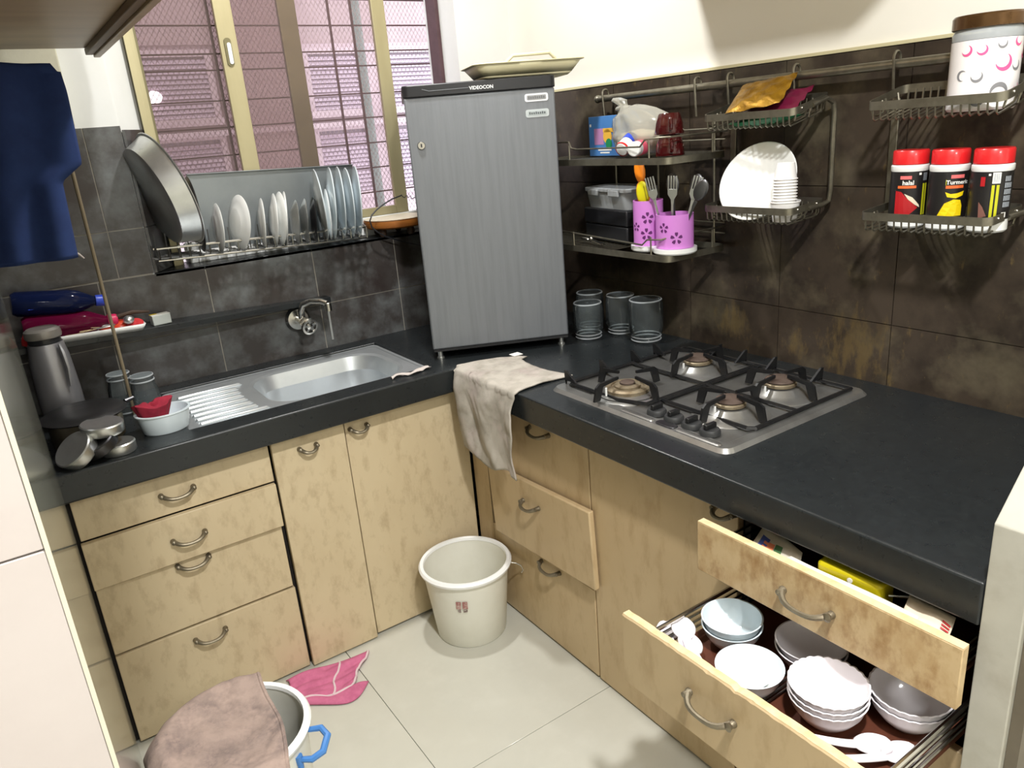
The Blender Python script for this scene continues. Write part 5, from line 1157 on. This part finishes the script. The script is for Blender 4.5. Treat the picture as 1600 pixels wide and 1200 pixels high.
for pts in ([rad(0.142, 0.22, 0.330), rad(0.170, 0.20, 0.332), rad(0.186, 0.10, 0.326), rad(0.186, -0.10, 0.318), rad(0.168, -0.20, 0.312), rad(0.142, -0.24, 0.312)],):
    for k in range(len(pts) - 1):
        pass
    hm.tube(pts, [0.006, 0.0075, 0.008, 0.008, 0.0075, 0.006], 8)
hm.build('handle', M_blueh, tb)
MB().tube([rad(0.140, -0.24, 0.322), rad(0.143, -0.25, 0.290)], [0.009, 0.006], 8).build('handle_clip', M_blueh, tb)
tw = thing('floor_towel', 'brown grey towel spread over the white tub', 'towel', (-0.95, -0.53, 0.37))
cx, cy_, rr_ = -0.905, -0.515, 0.152
def tow(u, v):
    # u from the back to the front, v from the free right edge to the left
    y = -0.335 - 0.42 * u
    xr = -0.810 - 0.042 * u
    x = xr - 0.300 * v - 0.006 * math.sin(u * 9)
    d = math.hypot(x - cx, y - cy_)
    n1 = noise.noise(Vector((u * 3, v * 3, 5.0))); n2 = noise.noise(Vector((u * 9, v * 9, 1.0)))
    if d < rr_: z = 0.372 - 0.020 * (1 - (d / rr_) ** 2)
    else:
        e = d - rr_; z = 0.372 - 0.25 * e - 9 * e * e
        k = min(1, (rr_ + 0.75 * e) / d); x = cx + (x - cx) * k; y = cy_ + (y - cy_) * k
        z = max(z, 0.16)
    z += 0.012 * n1 + 0.006 * n2 + 0.006
    return (max(x, -1.089), y, z)
MB().grid(tow, 52, 40).build('cloth', M_towel2, tw, world=True, solid=0.006, smooth=80)
hp = [tow(k / 40, 1.0) for k in range(41)]
MB().tube([(p[0], p[1], p[2]) for p in hp[6:]], 0.006, 8).build('hem', M_towelin, tw, world=True)
hp = [tow(k / 40, 0.0) for k in range(41)]
MB().tube([(p[0], p[1], p[2]) for p in hp], 0.0048, 8).build('hem', M_towel2, tw, world=True)
# pink cloth on the floor
pc = thing('pink_cloth', 'pink cloth with white hems crumpled on the floor before the sink cabinet', 'cloth', (-0.55, -0.05, 0.0))
cA, cB, cC, cD = Vector((-0.680, 0.040, 0)), Vector((-0.420, 0.000, 0)), Vector((-0.535, -0.130, 0)), Vector((-0.690, -0.085, 0))
def pkf(u, v):
    p = cA * (1 - u) * (1 - v) + cB * u * (1 - v) + cC * u * v + cD * (1 - u) * v
    z = 0.004 + 0.010 * math.exp(-((v - 0.15) / 0.12) ** 2) * abs(math.sin(u * 6 + 0.4)) + 0.007 * abs(math.sin(u * 5 + v * 7)) * v + 0.004 * abs(math.sin(v * 14 + u * 3))
    return (p.x + 0.006 * math.sin(v * 9), p.y + 0.008 * math.sin(u * 7), z)
MB().grid(pkf, 40, 30).build('cloth', M_pink, pc, world=True, solid=0.003, smooth=80)
def pk2(u, v):
    a = Vector(pkf(u, 0.985)); d = Vector((0.02 + 0.03 * u, -0.062 * math.sin(PI * min(1, u * 0.9 + 0.08)), 0))
    return (a.x + d.x * v, a.y + d.y * v, a.z * (1 - v) + 0.004 * v + 0.006 * math.sin(PI * v))
MB().grid(pk2, 30, 8).build('cloth_fold', M_pink, pc, world=True, solid=0.003, smooth=80)
for pts in ([pkf(k / 30, 0.985) for k in range(31)], [pkf(0.985, k / 30) for k in range(31)], [pkf(0.62, k / 30) for k in range(31)]):
    MB().tube([(p[0], p[1], p[2] + 0.002) for p in pts], 0.0034, 6).build('hem', M_pinkw, pc, world=True)
# ------------------------------------------------------------------ things in the open drawers
zb = 0.5225
def bowl(label, x, y, z, r, h, m, grp, wavy=0, name='bowl'):
    f = (lambda rr, zz, a: rr * (1 + (0.012 * abs(math.sin(wavy / 2 * a)) if wavy else 0) * max(0, (zz / h - 0.6) / 0.4))) if wavy else None
    prof = [(0.0, 0.003), (r * 0.42, 0.003), (r * 0.46, 0.0), (r * 0.52, 0.001), (r * 0.72, h * 0.30), (r * 0.90, h * 0.65), (r - 0.001, h - 0.001), (r, h), (r - 0.003, h), (r * 0.87, h * 0.66), (r * 0.69, h * 0.33), (r * 0.48, 0.006), (0.0, 0.005)]
    if wavy:
        base = f
        def f2(rr, zz, a): return base(rr, zz, a)
        o = MB().lathe(prof, 120, fn=f2)
        for v in o.v:
            if v.z > h * 0.9: v.z += 0.0022 * abs(math.sin(wavy / 2 * math.atan2(v.y, v.x)))
        o = o.build(name, m, smooth=50)
    else: o = MB().lathe(prof, 48).build(name, m, smooth=50)
    o.location = (x, y, z)
    return tag(o, label, 'bowl', grp)
GB = 'white bowls in the open lower drawer'
bowl('bluish white bowl under its twin at the far left of the open drawer', -0.055, -1.132, zb, 0.060, 0.050, M_bluew, GB)
bowl('bluish white bowl on top of its twin at the far left of the open drawer', -0.055, -1.132, zb + 0.017, 0.060, 0.050, M_bluew, GB)
bowl('white bowl at the bottom of the pair half hidden under the upper drawer front', 0.008, -1.268, zb, 0.066, 0.044, M_lilac, GB)
bowl('white bowl on top of its pair, half hidden under the upper drawer front', 0.008, -1.268, zb + 0.014, 0.066, 0.044, M_lilac, GB)
bowl('single bluish white bowl between the spoons and the scalloped stack', -0.130, -1.236, zb, 0.062, 0.052, M_bluew, GB)
bowl('scalloped white bowl at the bottom of the stack of three', -0.088, -1.368, zb, 0.066, 0.054, M_lilac, GB, 26)
bowl('scalloped white bowl in the middle of the stack of three', -0.088, -1.368, zb + 0.012, 0.066, 0.054, M_lilac, GB, 26)
bowl('scalloped white bowl on top of the stack of three', -0.088, -1.368, zb + 0.024, 0.066, 0.054, M_lilac, GB, 26)
bowl('scalloped white bowl under its twin beside the right drawer rail', 0.014, -1.456, zb, 0.066, 0.052, M_lilac, GB, 26)
bowl('scalloped white bowl on top of its twin beside the right drawer rail', 0.014, -1.456, zb + 0.013, 0.066, 0.052, M_lilac, GB, 26)
def soupspoon(label, x, y, z, rz, rx_=0, ry_=0, L=0.135):
    mb = MB()
    def f(u, v):
        # u along, v across
        s = u * L
        if u < 0.58: wv = 0.0065 + 0.002 * u; dep = 0.003; zz = 0.018 * (1 - u / 0.58) ** 1.4
        else:
            t = (u - 0.58) / 0.42; wv = 0.0075 + 0.0150 * math.sin(PI * min(1, t * 0.94 + 0.03)) ** 0.75; dep = 0.003 + 0.012 * math.sin(PI * t); zz = 0.0
            if t > 0.97: wv *= 0.5
        q = 2 * v - 1
        return (s - L / 2, q * wv, zz + 0.013 - dep * (1 - q * q))
    mb.grid(f, 40, 10)
    o = mb.build('soup_spoon', M_lilac, solid=0.004, smooth=70)
    o.location = (x, y, z); o.rotation_euler = (math.radians(rx_), math.radians(ry_), math.radians(rz))
    return tag(o, label, 'spoon', 'white soup spoons in the open lower drawer')
soupspoon('white soup spoon lying crosswise in front of the scalloped stack', -0.122, -1.432, zb + 0.002, -38)
soupspoon('white soup spoon by the right drawer rail, in front of the twin bowls', -0.110, -1.478, zb + 0.002, -22)
soupspoon('white soup spoon closest to the left drawer rail, mostly hidden by the drawer front', -0.172, -1.078, zb + 0.020, 52)
soupspoon('white soup spoon with its bowl upright, in the middle of the three left spoons', -0.160, -1.112, zb + 0.034, 56, 0, -8)
soupspoon('white soup spoon leaning on the single bowl, rightmost of the three left spoons', -0.178, -1.150, zb + 0.030, 62, 10, -6)
# upper drawer: papers, yellow box
nw = thing('newspaper', 'folded sheet of printed paper sticking up at the left of the upper open drawer', 'paper', (0.02, -1.16, 0.70))
def paper(par, c, name, m=M_news, nu=8):
    a, b, c_, d = [Vector(p) for p in c]
    mb = MB().grid(lambda u, v: a * (1 - u) * (1 - v) + b * u * (1 - v) + c_ * u * v + d * (1 - u) * v + Vector((0, 0, 0.004 * math.sin(u * 7) * math.sin(v * 5 + 1))), nu, nu)
    return mb.build(name, m, par, world=True, solid=0.0012, smooth=60)
paper(nw, ((-0.030, -1.128, 0.700), (-0.030, -1.250, 0.690), (0.030, -1.225, 0.742), (0.058, -1.118, 0.748)), 'sheet')
def onsheet(par, c, uv, m, name):
    a, b, c_, d = [Vector(p) for p in c]
    P_ = lambda u, v: a * (1 - u) * (1 - v) + b * u * (1 - v) + c_ * u * v + d * (1 - u) * v + Vector((0, 0, 0.0035 + 0.004 * math.sin(u * 7) * math.sin(v * 5 + 1)))
    u0, v0, u1, v1 = uv
    MB().grid(lambda u, v: P_(u0 + (u1 - u0) * u, v0 + (v1 - v0) * v), 4, 3).build(name, m, par, world=True)
cN = ((-0.030, -1.128, 0.700), (-0.030, -1.250, 0.690), (0.030, -1.225, 0.742), (0.058, -1.118, 0.748))
onsheet(nw, cN, (0.10, 0.45, 0.28, 0.78), mk('paper print blue', (70, 84, 150), 0.8), 'print'); onsheet(nw, cN, (0.18, 0.40, 0.42, 0.72), mk('paper print orange', (206, 120, 84), 0.8), 'print'); onsheet(nw, cN, (0.44, 0.42, 0.60, 0.74), mk('paper print green', (70, 110, 70), 0.8), 'print')
nw2 = thing('newspaper', 'long pale sheet of paper lying along the front of the upper open drawer', 'paper', (0.0, -1.38, 0.72))
cN = ((-0.036, -1.205, 0.738), (-0.036, -1.470, 0.732), (0.002, -1.462, 0.744), (-0.004, -1.225, 0.748))
paper(nw2, cN, 'sheet', mk('white newsprint', (232, 226, 212), 0.85))
onsheet(nw2, cN, (0.52, 0.10, 0.72, 0.55), mk('paper print slate', (112, 124, 164), 0.8), 'print')
nw3 = thing('envelope', 'cream envelope with red lines at the right end of the upper open drawer', 'envelope', (0.0, -1.47, 0.72))
cN = ((-0.036, -1.445, 0.728), (-0.036, -1.520, 0.722), (0.030, -1.505, 0.752), (0.030, -1.430, 0.756))
paper(nw3, cN, 'sheet', mk('cream envelope', (222, 206, 184), 0.85))
for k in range(3): onsheet(nw3, cN, (0.80, 0.52 + 0.08 * k, 0.97, 0.56 + 0.08 * k), M_lred, 'print')
yb = thing('yellow_box', 'mustard yellow plastic box in the upper open drawer under the counter edge', 'box', (0.030, -1.332, 0.6985), math.radians(5))
MB().prism(rrect(-0.026, -0.060, 0.026, 0.060, 0.010), 0.0, 0.062).build('shell', M_yel2, yb, bevel=0.006, seg=3)
MB().lathe([(0.005, 0), (0.005, 0.001), (0.0, 0.001)], 12, T(-0.0263, -0.004, 0.050) @ R(-90, 'Y')).build('white_dot', M_paperw, yb)
tag(MB().tube([(0.02, -1.40, 0.742), (0.05, -1.45, 0.750), (0.09, -1.51, 0.742)], [0.002, 0.003, 0.003], 8).build('butter_knife', M_steel), 'steel knife lying under the envelope in the upper open drawer', 'knife')
